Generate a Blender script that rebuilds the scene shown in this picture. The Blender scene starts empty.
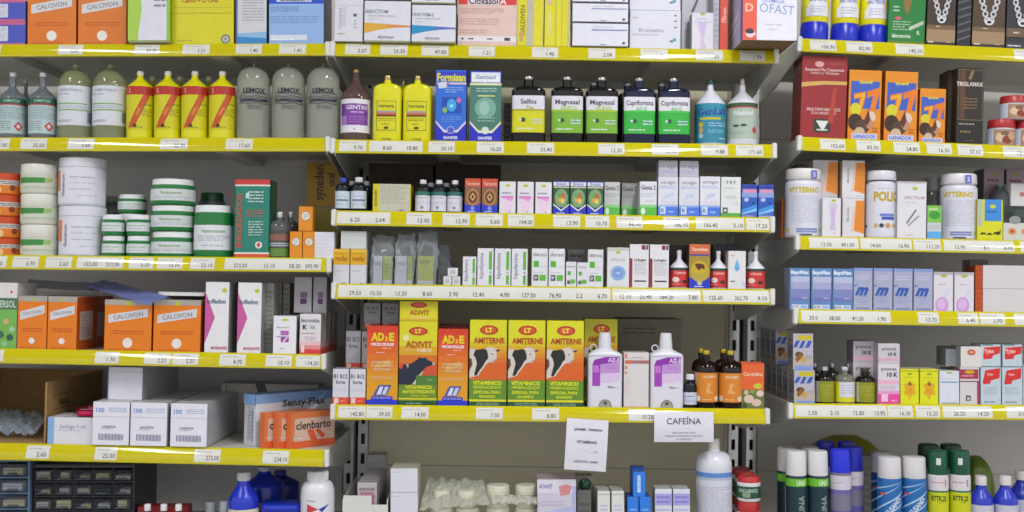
import bpy, math, random
from mathutils import Vector, Matrix
from mathutils.geometry import tessellate_polygon
random.seed(7)
SC = bpy.context.scene
COL = SC.collection
pi = math.pi

# ------------------------------------------------------------------ camera
F = 1073.0; CD = 2.2; CZ = 1.45
PITCH = math.atan(24/F); ROLL = 0.016
CAMP = Vector((0, -CD, CZ))
_f = Vector((0, math.cos(PITCH), math.sin(PITCH)))
_u = Vector((0, -math.sin(PITCH), math.cos(PITCH)))
_r = Vector((1, 0, 0))
RV = _r*math.cos(ROLL) + _u*math.sin(ROLL)
UV = -_r*math.sin(ROLL) + _u*math.cos(ROLL)
cd = bpy.data.cameras.new('camera'); cam = bpy.data.objects.new('camera', cd); COL.objects.link(cam)
cd.sensor_width = 36; cd.lens = 36*F/1024; cd.clip_start = .05
m3 = Matrix((RV, UV, -_f)).transposed()
cam.matrix_world = Matrix.Translation(CAMP) @ m3.to_4x4()
SC.camera = cam
cd.dof.use_dof = True; cd.dof.focus_distance = 1.93; cd.dof.aperture_fstop = 5.0

def P(px, py, Y=0.0):
    """point of the place seen at a photo position, at depth Y behind the shelf fronts"""
    d = RV*((px-512)/F) + UV*((256-py)/F) + _f
    t = (Y-CAMP.y)/d.y
    return CAMP + d*t

# ------------------------------------------------------------------ materials
_mats = {}
def lin(c):
    c /= 255.0
    return c/12.92 if c <= .04045 else ((c+.055)/1.055)**2.4
def rgb(h):
    h = h.lstrip('#')
    return tuple(lin(int(h[i:i+2], 16)) for i in (0, 2, 4))
def M(h, kind='card'):
    k = (h, kind)
    if k in _mats: return _mats[k]
    m = bpy.data.materials.new(kind+'_'+h.strip('#')); m.use_nodes = True
    nt = m.node_tree; b = nt.nodes['Principled BSDF']
    c = rgb(h)
    tc = nt.nodes.new('ShaderNodeTexCoord')
    nz = nt.nodes.new('ShaderNodeTexNoise'); nz.inputs['Scale'].default_value = 60 if kind not in ('panel', 'board') else 9
    nz.inputs['Detail'].default_value = 3
    nt.links.new(tc.outputs['Object'], nz.inputs['Vector'])
    mr = nt.nodes.new('ShaderNodeMapRange')
    am = {'card': .06, 'plas': .03, 'panel': .10, 'board': .10, 'kraft': .16, 'paper': .04, 'metal': .05, 'paint': .06}.get(kind, .04)
    mr.inputs['To Min'].default_value = 1-am; mr.inputs['To Max'].default_value = 1+am
    nt.links.new(nz.outputs['Fac'], mr.inputs['Value'])
    hv = nt.nodes.new('ShaderNodeHueSaturation'); hv.inputs['Color'].default_value = (*c, 1)
    nt.links.new(mr.outputs['Result'], hv.inputs['Value'])
    nt.links.new(hv.outputs['Color'], b.inputs['Base Color'])
    R = {'card': .42, 'plas': .28, 'glass': .06, 'panel': .55, 'board': .45, 'kraft': .85, 'paper': .7, 'metal': .35,
         'paint': .4, 'rail': .10, 'foil': .2, 'clear': .08, 'film': .12, 'lid': .35}.get(kind, .4)
    b.inputs['Roughness'].default_value = R
    if kind == 'glass':
        b.inputs['Specular IOR Level'].default_value = .42
    if kind == 'rail':
        b.inputs['Specular IOR Level'].default_value = .45
    if kind == 'foil': b.inputs['Metallic'].default_value = .7
    if kind == 'metal': b.inputs['Metallic'].default_value = .3
    if kind == 'clear':
        b.inputs['Transmission Weight'].default_value = .6
        b.inputs['IOR'].default_value = 1.25
        b.inputs['Specular IOR Level'].default_value = .8
        b.inputs['Coat Weight'].default_value = .4; b.inputs['Coat Roughness'].default_value = .08
    if kind in ('film', 'filmw'):
        out = nt.nodes['Material Output']
        tr = nt.nodes.new('ShaderNodeBsdfTransparent'); tr.inputs['Color'].default_value = (.93, .94, .96, 1)
        mx = nt.nodes.new('ShaderNodeMixShader')
        lw = nt.nodes.new('ShaderNodeLayerWeight'); lw.inputs['Blend'].default_value = .35
        m2 = nt.nodes.new('ShaderNodeMapRange'); m2.inputs['To Min'].default_value = .32 if kind == 'filmw' else .09; m2.inputs['To Max'].default_value = .7
        nt.links.new(lw.outputs['Facing'], m2.inputs['Value'])
        nt.links.new(m2.outputs['Result'], mx.inputs[0])
        nt.links.new(tr.outputs[0], mx.inputs[1]); nt.links.new(b.outputs[0], mx.inputs[2])
        nt.links.new(mx.outputs[0], out.inputs['Surface'])
        b.inputs['Specular IOR Level'].default_value = 1.0
    _mats[k] = m
    return m

# ------------------------------------------------------------------ mesh building
class MB:
    def __init__(s): s.v = []; s.f = []; s.m = []; s.sl = []
    def mi(s, mat):
        if mat not in s.sl: s.sl.append(mat)
        return s.sl.index(mat)
    def add(s, vs, fs, mat):
        o = len(s.v); s.v += [tuple(x) for x in vs]; k = s.mi(mat)
        for f in fs: s.f.append(tuple(o+i for i in f)); s.m.append(k)
    def box(s, x0, x1, y0, y1, z0, z1, mat, mats=None, ch=0.0):
        """mats: dict of face -> material (front back left right top bottom)"""
        g = lambda k: (mats or {}).get(k, mat)
        if ch <= 0:
            V = [(x0,y0,z0),(x1,y0,z0),(x1,y1,z0),(x0,y1,z0),(x0,y0,z1),(x1,y0,z1),(x1,y1,z1),(x0,y1,z1)]
            for k, f in (('front',(0,1,5,4)),('back',(2,3,7,6)),('left',(3,0,4,7)),('right',(1,2,6,5)),('top',(4,5,6,7)),('bottom',(3,2,1,0))):
                s.add([V[i] for i in f], [(0,1,2,3)], g(k))
            return
        c = min(ch, (x1-x0)*.3, (y1-y0)*.3, (z1-z0)*.3)
        X = (x0, x1); Y = (y0, y1); Z = (z0, z1); idx = {}
        V = []
        for i in (0,1):
            for j in (0,1):
                for k in (0,1):
                    sx, sy, sz = (c if i == 0 else -c), (c if j == 0 else -c), (c if k == 0 else -c)
                    idx[i,j,k,'x'] = len(V); V.append((X[i], Y[j]+sy, Z[k]+sz))
                    idx[i,j,k,'y'] = len(V); V.append((X[i]+sx, Y[j], Z[k]+sz))
                    idx[i,j,k,'z'] = len(V); V.append((X[i]+sx, Y[j]+sy, Z[k]))
        o = len(s.v); s.v += V
        def A(ids, mat): s.f.append(tuple(o+q for q in ids)); s.m.append(s.mi(mat))
        A([idx[0,0,0,'y'],idx[1,0,0,'y'],idx[1,0,1,'y'],idx[0,0,1,'y']], g('front'))
        A([idx[1,1,0,'y'],idx[0,1,0,'y'],idx[0,1,1,'y'],idx[1,1,1,'y']], g('back'))
        A([idx[0,1,0,'x'],idx[0,0,0,'x'],idx[0,0,1,'x'],idx[0,1,1,'x']], g('left'))
        A([idx[1,0,0,'x'],idx[1,1,0,'x'],idx[1,1,1,'x'],idx[1,0,1,'x']], g('right'))
        A([idx[0,0,1,'z'],idx[1,0,1,'z'],idx[1,1,1,'z'],idx[0,1,1,'z']], g('top'))
        A([idx[0,1,0,'z'],idx[1,1,0,'z'],idx[1,0,0,'z'],idx[0,0,0,'z']], g('bottom'))
        fm = g('front')
        for i in (0,1):
            for j in (0,1):
                q = [idx[i,j,0,'x'],idx[i,j,0,'y'],idx[i,j,1,'y'],idx[i,j,1,'x']]
                A(q if (i+j)%2 == 0 else q[::-1], fm)
            for k in (0,1):
                q = [idx[i,0,k,'x'],idx[i,1,k,'x'],idx[i,1,k,'z'],idx[i,0,k,'z']]
                A(q if (i+k)%2 == 0 else q[::-1], g('top') if k else g('bottom'))
        for j in (0,1):
            for k in (0,1):
                q = [idx[0,j,k,'y'],idx[0,j,k,'z'],idx[1,j,k,'z'],idx[1,j,k,'y']]
                A(q if (j+k)%2 == 0 else q[::-1], fm)
        for i in (0,1):
            for j in (0,1):
                for k in (0,1):
                    q = [idx[i,j,k,'x'],idx[i,j,k,'z'],idx[i,j,k,'y']]
                    A(q if (i+j+k)%2 == 0 else q[::-1], fm)
    def loft(s, prof, W, D, H, mat, n=2.0, seg=28, caps=True, cx=0, cy=0):
        """prof: (z fraction, radius fraction [, exponent]); cross-section is a superellipse"""
        o = len(s.v); k = s.mi(mat)
        for p in prof:
            z, r = p[0], p[1]; e = p[2] if len(p) > 2 else n
            # necks are round: blend the two half widths
            hw = W/2*r; hd = D/2*r
            if len(p) > 3: hd = p[3]*W/2
            for i in range(seg):
                a = 2*pi*i/seg + pi/seg
                ca, sa = math.cos(a), math.sin(a)
                s.v.append((cx+hw*math.copysign(abs(ca)**(2/e), ca), cy+hd*math.copysign(abs(sa)**(2/e), sa), z*H))
        for j in range(len(prof)-1):
            for i in range(seg):
                a = o+j*seg+i; b = o+j*seg+(i+1) % seg
                s.f.append((a, b, b+seg, a+seg)); s.m.append(k)
        if caps:
            s.f.append(tuple(o+seg-1-i for i in range(seg))); s.m.append(k)
            t = o+(len(prof)-1)*seg
            s.f.append(tuple(t+i for i in range(seg))); s.m.append(k)
    def build(s, name, parent=None, smooth=False, sharp=35):
        me = bpy.data.meshes.new(name); me.from_pydata(s.v, [], s.f)
        for m in s.sl: me.materials.append(m)
        me.polygons.foreach_set('material_index', s.m)
        if smooth:
            me.polygons.foreach_set('use_smooth', [True]*len(s.f))
            me.update()
            me.set_sharp_from_angle(angle=math.radians(sharp))
        me.update()
        o = bpy.data.objects.new(name, me); COL.objects.link(o)
        if parent: o.parent = parent
        return o

def empty(name):
    o = bpy.data.objects.new(name, None); COL.objects.link(o); o.empty_display_size = .02
    return o
def tag(o, label=None, cat=None, group=None, kind=None):
    if label: o['label'] = label
    if cat: o['category'] = cat
    if group: o['group'] = group
    if kind: o['kind'] = kind
    return o

# ------------------------------------------------------------------ print
_txt = {}
def text_mesh(s, bold=.022):
    k = (s, bold)
    if k in _txt: return _txt[k]
    cu = bpy.data.curves.new('t', 'FONT'); cu.body = s; cu.size = 1; cu.offset = bold; cu.resolution_u = 2
    cu.fill_mode = 'FRONT'
    ob = bpy.data.objects.new('t', cu)
    COL.objects.link(ob)
    bpy.context.view_layer.update()
    me = bpy.data.meshes.new_from_object(ob.evaluated_get(bpy.context.evaluated_depsgraph_get()))
    vs = [(v.co.x, v.co.y) for v in me.vertices]; fs = [tuple(p.vertices) for p in me.polygons]
    bpy.data.objects.remove(ob); bpy.data.curves.remove(cu); bpy.data.meshes.remove(me)
    x0 = min(v[0] for v in vs); x1 = max(v[0] for v in vs)
    _txt[k] = ([(x-(x0+x1)/2, y-.35) for x, y in vs], fs, x1-x0)
    return _txt[k]

def flat(W, H, y, x0=None, z0=0):
    x0 = -W/2 if x0 is None else x0
    f = lambda u, v, l: (x0+u*W, y-l, z0+v*H)
    f.W, f.H, f.curved = W, H, False
    return f
def flat_right(D, H, x, y0):
    f = lambda u, v, l: (x+l, y0+u*D, v*H)
    f.W, f.H, f.curved = D, H, False
    return f
def flat_left(D, H, x, y0):
    f = lambda u, v, l: (x-l, y0+(1-u)*D, v*H)
    f.W, f.H, f.curved = D, H, False
    return f
def wrap(W, D, z0, H, n=2.0, cover=.5, off=0.0004):
    """label surface around the front of a bottle; cover = half angle as share of pi"""
    hw, hd = W/2, D/2; A = cover*pi
    if n <= 2.05:
        def f(u, v, l):
            a = (u-.5)*2*A; q = off+l
            return ((hw+q)*math.sin(a), -(hd+q)*math.cos(a), z0+v*H)
        f.W = 2*A*hw*.999
    else:
        def f(u, v, l):
            x = (u-.5)*2*hw*.96*min(1, cover*2); t = abs(x/hw)
            return (x, -hd*(1-t**n)**(1/n)-off-l, z0+v*H)
        f.W = 2*hw*.96*min(1, cover*2)
    f.H = H; f.curved = True
    return f

def patch(mb, S, u0, v0, u1, v1, mat, l):
    if getattr(S, 'vert', False):
        poly(mb, S, [(u0, v0), (u1, v0), (u1, v1), (u0, v1)], [(0, 1, 2, 3)], mat, l, .006); return
    n = 28 if S.curved else 1
    n = max(1, int(n*min(1, (u1-u0)*1.3)+.99)) if S.curved else 1
    vs = []
    for i in range(n+1):
        u = u0+(u1-u0)*i/n
        vs += [S(u, v0, l), S(u, v1, l)]
    mb.add(vs, [(2*i, 2*i+2, 2*i+3, 2*i+1) for i in range(n)], mat)

def refine(tris, mx):
    """split flat triangles until no edge is longer than mx, so print follows a curved surface"""
    out = []; st = list(tris)
    while st:
        a, b, c = st.pop()
        e = [(abs(a[0]-b[0])+abs(a[1]-b[1]), 0), (abs(b[0]-c[0])+abs(b[1]-c[1]), 1), (abs(c[0]-a[0])+abs(c[1]-a[1]), 2)]
        m, i = max(e)
        if m <= mx: out.append((a, b, c)); continue
        if i == 0: p = ((a[0]+b[0])/2, (a[1]+b[1])/2); st += [(a, p, c), (p, b, c)]
        elif i == 1: p = ((b[0]+c[0])/2, (b[1]+c[1])/2); st += [(a, b, p), (a, p, c)]
        else: p = ((c[0]+a[0])/2, (c[1]+a[1])/2); st += [(a, b, p), (p, b, c)]
    return out
def poly(mb, S, pts, faces, mat, l, mx=.0045):
    """pts in label fractions; on curved surfaces the polygons are cut fine first"""
    if not S.curved:
        mb.add([S(u, v, l) for u, v in pts], faces, mat); return
    T = []
    for f in faces:
        q = [pts[i] for i in f]
        if len(q) == 3: tr = [(0, 1, 2)]
        else: tr = tessellate_polygon([[Vector((a*S.W, b*S.H, 0)) for a, b in q]])
        for t in tr:
            a, b, c = [(q[i][0]*S.W, q[i][1]*S.H) for i in t]
            if (b[0]-a[0])*(c[1]-a[1])-(b[1]-a[1])*(c[0]-a[0]) < 0: b, c = c, b
            T.append((a, b, c))
    T = refine(T, mx)
    vs = []; fs = []; ix = {}
    for t in T:
        f = []
        for p in t:
            k = (round(p[0], 6), round(p[1], 6))
            if k not in ix: ix[k] = len(vs); vs.append(S(p[0]/S.W, p[1]/S.H, l))
            f.append(ix[k])
        fs.append(tuple(f))
    mb.add(vs, fs, mat)

def draw(mb, S, art, kind='card', l0=.0002, dl=.00005):
    l = l0
    rnd = random.Random(5)
    for a in art:
        l += dl
        t = a[0]
        if t == 'r': patch(mb, S, a[1], a[2], a[3], a[4], M(a[5], kind), l)
        elif t == 'e':
            u, v, ru = a[1:4]; rv = a[4] if a[4] else ru*S.W/S.H
            N = 20
            poly(mb, S, [(u+ru*math.cos(2*pi*i/N), v+rv*math.sin(2*pi*i/N)) for i in range(N)], [tuple(range(N))], M(a[5], kind), l)
        elif t == 'p': poly(mb, S, a[1], [tuple(range(len(a[1])))], M(a[2], kind), l)
        elif t == 'l':      # small print: broken bars
            u0, v0, u1, v1, n, c = a[1:7]
            h = (v1-v0)/n; mt = M(c, kind)
            for i in range(n):
                u = u0; vv = v1-h*(i+.5)
                end = u1 - (rnd.random()*.35*(u1-u0) if i % 3 == 2 or n == 1 else 0)
                while u < end-.005:
                    w = min((.06+.14*rnd.random())*1.0, end-u)
                    patch(mb, S, u, vv-h*.2, u+w, vv+h*.2, mt, l)
                    u += w+.025
        elif t == 't':
            s, u, v, h, c = a[1:6]
            mw = a[6] if len(a) > 6 else .92; rot = a[7] if len(a) > 7 else 0
            vs, fs, w = text_mesh(s, a[8] if len(a) > 8 else .022)
            sz = h*S.H/.7 if not rot else h*S.W/.7
            lim = mw*(S.H if abs(rot) == 90 else S.W)
            sx = min(sz, lim/w)
            ca, sa = math.cos(math.radians(rot)), math.sin(math.radians(rot))
            o = []
            for x, y in vs:
                X, Y = x*sx, y*sz
                if len(a) > 9: X += a[9]*Y
                X, Y = X*ca-Y*sa, X*sa+Y*ca
                o.append((u+X/S.W, v+Y/S.H))
            poly(mb, S, o, fs, M(c, kind), l, max(.0025, sz*.35))

# ------------------------------------------------------------------ setting
def structure(name, x0, x1, y0, y1, z0, z1, mat):
    mb = MB(); mb.box(x0, x1, y0, y1, z0, z1, mat); o = mb.build(name); o['kind'] = 'structure'; return o
structure('floor', -4, 4, -3.5, .6, -.06, 0, M('8d8a84', 'panel'))
structure('ceiling', -4, 4, -3.5, .6, 2.95, 3.0, M('dcdcd8', 'panel'))
structure('wall_back', -4, 4, .46, .52, 0, 2.95, M('b0ab9c', 'panel'))

# ------------------------------------------------------------------ lights: three ceiling fixtures with fluorescent tubes
LW = [0]
def fixture(x, label, e):
    root = empty('ceiling_light'); root.location = (x, -1.4, 2.95)
    tag(root, label, 'ceiling light', 'fluorescent ceiling fixtures')
    mb = MB(); mb.box(-.12, .12, -.62, .62, -.07, -.001, M('e8e8e4', 'paint'), ch=.004); mb.build('housing', root)
    for q in (-.05, .05):
        t = MB(); prof = [(0, 1), (1, 1)]
        n = 12
        vs = [(q+.013*math.cos(2*pi*i/n), yy, -.10+.013*math.sin(2*pi*i/n)) for yy in (-.6, .6) for i in range(n)]
        em = bpy.data.materials.get('tube_glow')
        if not em:
            em = bpy.data.materials.new('tube_glow'); em.use_nodes = True
            b = em.node_tree.nodes['Principled BSDF']; b.inputs['Emission Color'].default_value = (.95, .98, 1, 1); b.inputs['Emission Strength'].default_value = 6
        t.add(vs, [(i, (i+1) % n, n+(i+1) % n, n+i) for i in range(n)], em)
        t.build('tube', root, smooth=True)
    ld = bpy.data.lights.new('lamp', 'AREA'); ld.shape = 'RECTANGLE'; ld.size = .14; ld.size_y = 1.1
    ld.energy = e; ld.color = (.97, .98, 1.0)
    lo = bpy.data.objects.new('lamp_light', ld); COL.objects.link(lo); lo.parent = root; lo.location = (0, 0, -.13)
fixture(-1.42, 'fluorescent ceiling fixture over the bay with the yellow striped bottles', 16)
fixture(.56, 'fluorescent ceiling fixture over the bay with the cow cartons', 26)
fixture(1.98, 'fluorescent ceiling fixture over the bay with the spray cans', 13)
w = bpy.data.worlds.new('world'); SC.world = w; w.use_nodes = True
wn = w.node_tree; bg = wn.nodes['Background']; bg.inputs['Strength'].default_value = 1.0
tcw = wn.nodes.new('ShaderNodeTexCoord'); sx = wn.nodes.new('ShaderNodeSeparateXYZ'); mw = wn.nodes.new('ShaderNodeMapRange'); cr = wn.nodes.new('ShaderNodeValToRGB')
wn.links.new(tcw.outputs['Generated'], sx.inputs[0]); wn.links.new(sx.outputs['Z'], mw.inputs['Value'])
mw.inputs['From Min'].default_value = -.5; mw.inputs['From Max'].default_value = .2
wn.links.new(mw.outputs['Result'], cr.inputs['Fac']); wn.links.new(cr.outputs['Color'], bg.inputs['Color'])
cr.color_ramp.elements[0].color = (.30, .29, .28, 1); cr.color_ramp.elements[1].color = (1.06, 1.07, 1.12, 1)   # the dim aisle floor below, the lit shop above

# ------------------------------------------------------------------ shelves
SH = {}
DEPTH = .34
class Shelf: pass
def shelf(key, x0, x1, ya, yb, xa, xb, h, tags, label, rail=True):
    """rail top passes the photo heights ya at xa and yb at xb"""
    a, b = P(xa, ya), P(xb, yb)
    sl = (b.z-a.z)/(b.x-a.x)
    X0, X1 = P(x0, ya).x, P(x1, yb).x
    th = -math.atan(sl)
    zf = lambda X: a.z + sl*(X-a.x)
    S = Shelf(); S.z = zf; S.th = th; S.key = key; SH[key] = S
    W = (X1-X0)/math.cos(th); xm = (X0+X1)/2
    root = empty('shelf'); root.location = (xm, 0, zf(xm)); root.rotation_euler = (0, th, 0)
    tag(root, label, 'shelf', 'metal shelves of the wall racks')
    wm = M('cfcec6', 'board')
    mb = MB()
    mb.box(-W/2, W/2, .001, DEPTH, -.006, -.001, wm)
    mb.box(-W/2, W/2, .001, .004, -.024, -.006, wm)
    mb.box(-W/2, W/2, DEPTH-.003, DEPTH, -.024, -.006, wm)
    for q in (-.25, .25): mb.box(W*q-.02, W*q+.02, .006, DEPTH-.004, -.022, -.0062, wm)
    mb.build('board', root)
    for s_ in (-1, 1):
        mb = MB(); xx = s_*(W/2+.0015)
        V = [(0, -.032), (0, .000), (DEPTH+.005, .000), (DEPTH+.005, -.075), (.20, -.066)]
        vs = [(xx-.0012, y, z) for y, z in V]+[(xx+.0012, y, z) for y, z in V]
        n = len(V)
        mb.add(vs, [tuple(range(n)), tuple(range(2*n-1, n-1, -1))]+[(i, i+n, (i+1) % n+n, (i+1) % n) for i in range(n)], M('d0d0cc', 'metal'))
        mb.build('bracket', root)
    if not rail: return S
    hh = h; r = h/(math.sin(.8)+math.sin(.1))
    ph = lambda v: -.5+v*1.0
    yb_ = -.0015
    def RS(u, v, l):   # u in 0..1 along the shelf
        q = -.10+.90*v     # the rail leans back and bulges a little
        return ((u-.5)*W, yb_-(r+l)*math.cos(q)+r*math.cos(.8), .001-hh+(r+l)*math.sin(q)+r*math.sin(.10))
    ry = MB(); n = 10
    for lo, hi, c in ((0, .07, 'c8be14'), (.07, .93, 'c9bc08'), (.93, 1, 'ccc210')):
        k = 2 if hi-lo < .2 else 8
        vs = []
        for i in range(k+1):
            v = lo+(hi-lo)*i/k; vs += [RS(0, v, 0), RS(1, v, 0)]
        ry.add(vs, [(2*i, 2*i+1, 2*i+3, 2*i+2) for i in range(k)], M(c, 'rail'))
    ry.add([RS(0, 1, 0), RS(1, 1, 0), (W/2, .0009, .0015), (-W/2, .0009, .0015)], [(0, 1, 2, 3)], M('ccc210', 'rail'))
    z0 = RS(0, 0, 0)[2]
    ry.add([RS(1, 0, 0), RS(0, 0, 0), (-W/2, .0009, z0), (W/2, .0009, z0)], [(0, 1, 2, 3)], M('c8be14', 'rail'))
    ry.add([(-W/2, .0009, .0015), (W/2, .0009, .0015), (W/2, .0009, z0), (-W/2, .0009, z0)], [(0, 1, 2, 3)], M('b9b9b2', 'rail'))
    ro = ry.build('price_rail', root, smooth=True, sharp=40)
    for s_ in (-1, 1):     # pale plastic end stops
        e = MB(); xx = s_*(W/2)
        e.box(min(xx, xx+s_*.010), max(xx, xx+s_*.010), -.013, .006, z0-.001, .003, M('dcdcd4', 'plas'), ch=.002)
        e.build('end_cap', ro)
    def U(px): return (P(px, ya + (yb-ya)*(px-xa)/(xb-xa)).x-xm)/math.cos(th)/W+.5
    for t in tags:
        p0, p1 = t[0], t[1]; u0, u1 = max(.002, U(p0)), min(.998, U(p1))
        tm = MB(); vs = []
        k = 6
        for i in range(k+1):
            v = .12+.76*i/k; vs += [RS(u0, v, .0003), RS(u1, v, .0003)]
        tm.add(vs, [(2*i, 2*i+1, 2*i+3, 2*i+2) for i in range(k)], M('d9d8d0', 'rail'))
        T = lambda u, v, l: RS(u0+(u1-u0)*u, .12+.76*v, .0003+l)
        T.W = (u1-u0)*W; T.H = hh*.76; T.curved = True; T.vert = True
        txts = t[2:] 
        art = []
        if len(txts) == 1 and txts[0]:
            ww = 13.0/(p1-p0)
            art.append(('t', txts[0], 1-ww/2-.05, .33, .34, '4a4a48', min(.9, ww), 0, .005))
            art.append(('l', .1, .68, .85, .86, 1, 'b4b4ac'))
        for q in txts if len(txts) > 1 else ():
            px, s_ = q
            art.append(('t', s_, (px-p0)/(p1-p0), .33, .34, '4a4a48', 13.0/(p1-p0), 0, .005))
        draw(tm, T, art, 'rail', l0=.0001)
        tm.build('price_tag', ro, smooth=True)
    return S

A_ = 'yellow edged shelf '
hr = .029
shelf('L1', -112, 326, 45, 44, 0, 326, .027, [(-22, 3, '1.90'), (60, 85, '2.40'), (136, 161, '39.20'), (184, 211, '1.21'), (237, 263, '1.40'), (280, 307, '1.42')], A_+'carrying orange cartons and light blue carton, above the clear bottles')
shelf('L2', -112, 326, 138, 138.5, 0, 326, hr, [(-12, 12, '35.90'), (23, 49, '35.60'), (70, 96, '3.60'), (162, 189, '22.30'), (227, 254, '17.60')], A_+'carrying yellow bottles with red stripes and clear round-topped bottles')
shelf('L3', -112, 327, 255.5, 258.5, 0, 327, hr, [(-20, 9, '2.20'), (15, 41, '3.70'), (48, 74, '2.60'), (79, 125, (93, '152.00'), (115, '212.00')), (131, 155, '5.20'), (159, 184, '13.70'), (192, 216, '22.10'), (226, 322, (242, '573.50'), (271, '15.10'), (296, '28.20'), (313, '592.90'))], A_+'carrying green and white jars and a red-topped tin')
shelf('L4', -112, 322, 349, 355, 0, 322, hr, [(-20, 6, '2.50'), (97, 121, '1.70'), (146, 172, '2.27'), (174, 200, '2.27'), (221, 247, '4.70'), (267, 293, '10.10'), (297, 321, '114.20')], A_+'carrying tall white cartons with pink triangles')
shelf('L5', -112, 325, 443.5, 450.5, 0, 325, .032, [(29, 52, '2.60'), (97, 119, '25.00'), (196, 222, '273.00'), (264, 290, '234.10')], A_+'carrying white lancet cartons and a leaning pale blue carton')
shelf('C1', 336, 773, 43.5, 51, 336, 773, .029, [(346, 371, '2.67'), (381, 408, '23.30'), (422, 449, '47.80'), (469, 495, '1.21'), (532, 558, '1.46'), (588, 615, '2.04'), (640, 667, '1.72'), (695, 722, '1.30'), (739, 764, '1.79')], A_+'carrying white cartons with orange and blue waves')
shelf('C2', 336, 771, 140, 145, 336, 771, .029, [(340, 367, '9.70'), (370, 423, (388, '8.60'), (413, '18.80')), (429, 455, '20.10'), (477, 504, '16.20'), (527, 554, '33.40'), (598, 624, '12.30'), (651, 678, '13.10'), (700, 727, '9.88'), (735, 762, '171.60')], A_+'carrying dark bottles with green labels')
shelf('C3', 337, 769, 211, 218, 337, 769, .031, [(338, 391, (356, '6.20'), (381, '2.64')), (407, 432, '12.90'), (443, 470, '12.90'), (476, 503, '5.60'), (508, 534, '104.00'), (553, 580, '13.90'), (585, 609, '10.70'), (616, 642, '66.40'), (663, 688, '166.10'), (695, 743, (710, '166.40'), (737, '5.10')), (745, 768, '17.20')], A_+'carrying small dark vials and blue footed cartons')
shelf('C4', 337, 769, 284, 290, 337, 769, .031, [(339, 610, (356, '29.50'), (377, '10.50'), (402, '13.20'), (428, '8.60'), (454, '3.90'), (479, '12.40'), (505, '4.90'), (529, '127.50'), (555, '76.90'), (579, '2.2'), (602, '6.70')), (612, 700, (625, '12.10'), (645, '25.40'), (666, '184.20'), (692, '7.80')), (702, 768, (715, '125.60'), (740, '262.70'), (761, '9.10'))], A_+'carrying white and green cartons and red labelled bottles')
shelf('C5', 336, 764, 405, 409.5, 336, 764, .029, [(339, 366, '142.80'), (367, 393, '39.00'), (402, 429, '14.00'), (476, 503, '7.30'), (532, 559, '8.80'), (628, 655, '10.20')], A_+'carrying the cow cartons and dark vials with orange labels')
shelf('R1', 801, 1238, 39, 49.5, 801, 1024, .029, [(809, 835, '106.90'), (845, 871, '82.90'), (894, 922, '145.30'), (1012, 1038, '34.60')], A_+'carrying blue-capped tubes and a green carton')
shelf('R2', 801, 1238, 137.5, 146.5, 801, 1024, .029, [(819, 844, '102.00'), (855, 879, '83.50'), (892, 918, '24.80'), (925, 950, '16.30'), (956, 981, '37.60'), (1001, 1028, '72.70')], A_+'carrying orange cartons and red-lidded jars')
shelf('R3', 799, 1236, 236.5, 241, 799, 1024, .028, [(808, 857, (825, '12.50'), (846, '491.00')), (859, 910, (874, '14.60'), (902, '16.90')), (912, 939, '111.20'), (942, 1012, (958, '12.90'), (984, '8.1'), (1006, '8.90')), (1018, 1045, '')], A_+'carrying big white screw-capped jars')
shelf('R4', 797, 1234, 309.5, 313, 797, 1024, .029, [(800, 889, (812, '30.0'), (833, '38.00'), (856, '41.20'), (880, '1.90')), (916, 937, '13.70'), (956, 976, '6.40'), (978, 1003, '2.90'), (1012, 1038, '')], A_+'carrying pale blue cartons with blue scripts')
shelf('R5', 792, 1230, 404, 405.5, 792, 1024, .029, [(794, 885, (811, '2.50'), (833, '2.10'), (857, '12.80'), (878, '13.95')), (886, 911, '16.30'), (914, 938, '15.20'), (941, 990, (957, '26.20'), (981, '14.20')), (1004, 1030, '316.00')], A_+'carrying bright yellow cartons and small vials')
shelf('L6', -112, 325, 546, 546, 0, 325, .029, [], A_+'lowest of its bay, under the drawer organizers')
shelf('C6', 336, 764, 548, 548, 336, 764, .029, [], A_+'lowest of its bay, under the bagged white pots')
shelf('R6', 792, 1230, 548, 548, 792, 1024, .029, [], A_+'lowest of its bay, under the spray cans')

# uprights: slotted channels standing against the back, two at each joint of bays
def upright(x, label):
    root = MB(); w2 = .0135; y0 = .352; pm = M('e8e8e6', 'paint')
    z = .02; top = 2.60
    root.box(-w2, -w2+.002, y0, .392, 0, top, pm); root.box(w2-.002, w2, y0, .392, 0, top, pm)
    V = []; 
    def q(xa, xb, za, zb): root.add([(xa, y0, za), (xb, y0, za), (xb, y0, zb), (xa, y0, zb)], [(0, 1, 2, 3)], pm)
    q(-w2, -.0045, 0, top); q(.0045, w2, 0, top)
    zz = 0
    while zz < top-.05:
        q(-.0045, .0045, zz, zz+.022); zz += .047
    q(-.0045, .0045, zz, top)
    root.add([(-w2+.002, .388, 0), (w2-.002, .388, 0), (w2-.002, .388, top), (-w2+.002, .388, top)], [(0, 1, 2, 3)], M('3a3a38', 'paint'))  # dark-coloured sheet stands in for the shade inside the slots
    o = root.build('rack_upright'); o.location = (x, 0, 0)
    tag(o, label, 'upright', 'slotted rack uprights')
xu = lambda px: P(px, 280, .352).x
for px, lb in ((352, 'slotted upright ending the shelves of clear bottles and green jars'), (366, 'slotted upright behind the small syringe cartons and white tray'),
               (735, 'slotted upright behind the vials with orange labels'), (753, 'slotted upright at the joint beside the hanging caffeine sign'),
               (-22, 'slotted upright at the far end of the orange carton bay'), (1134, 'slotted upright at the far end of the spray can bay')):
    upright(xu(px), lb)
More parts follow.
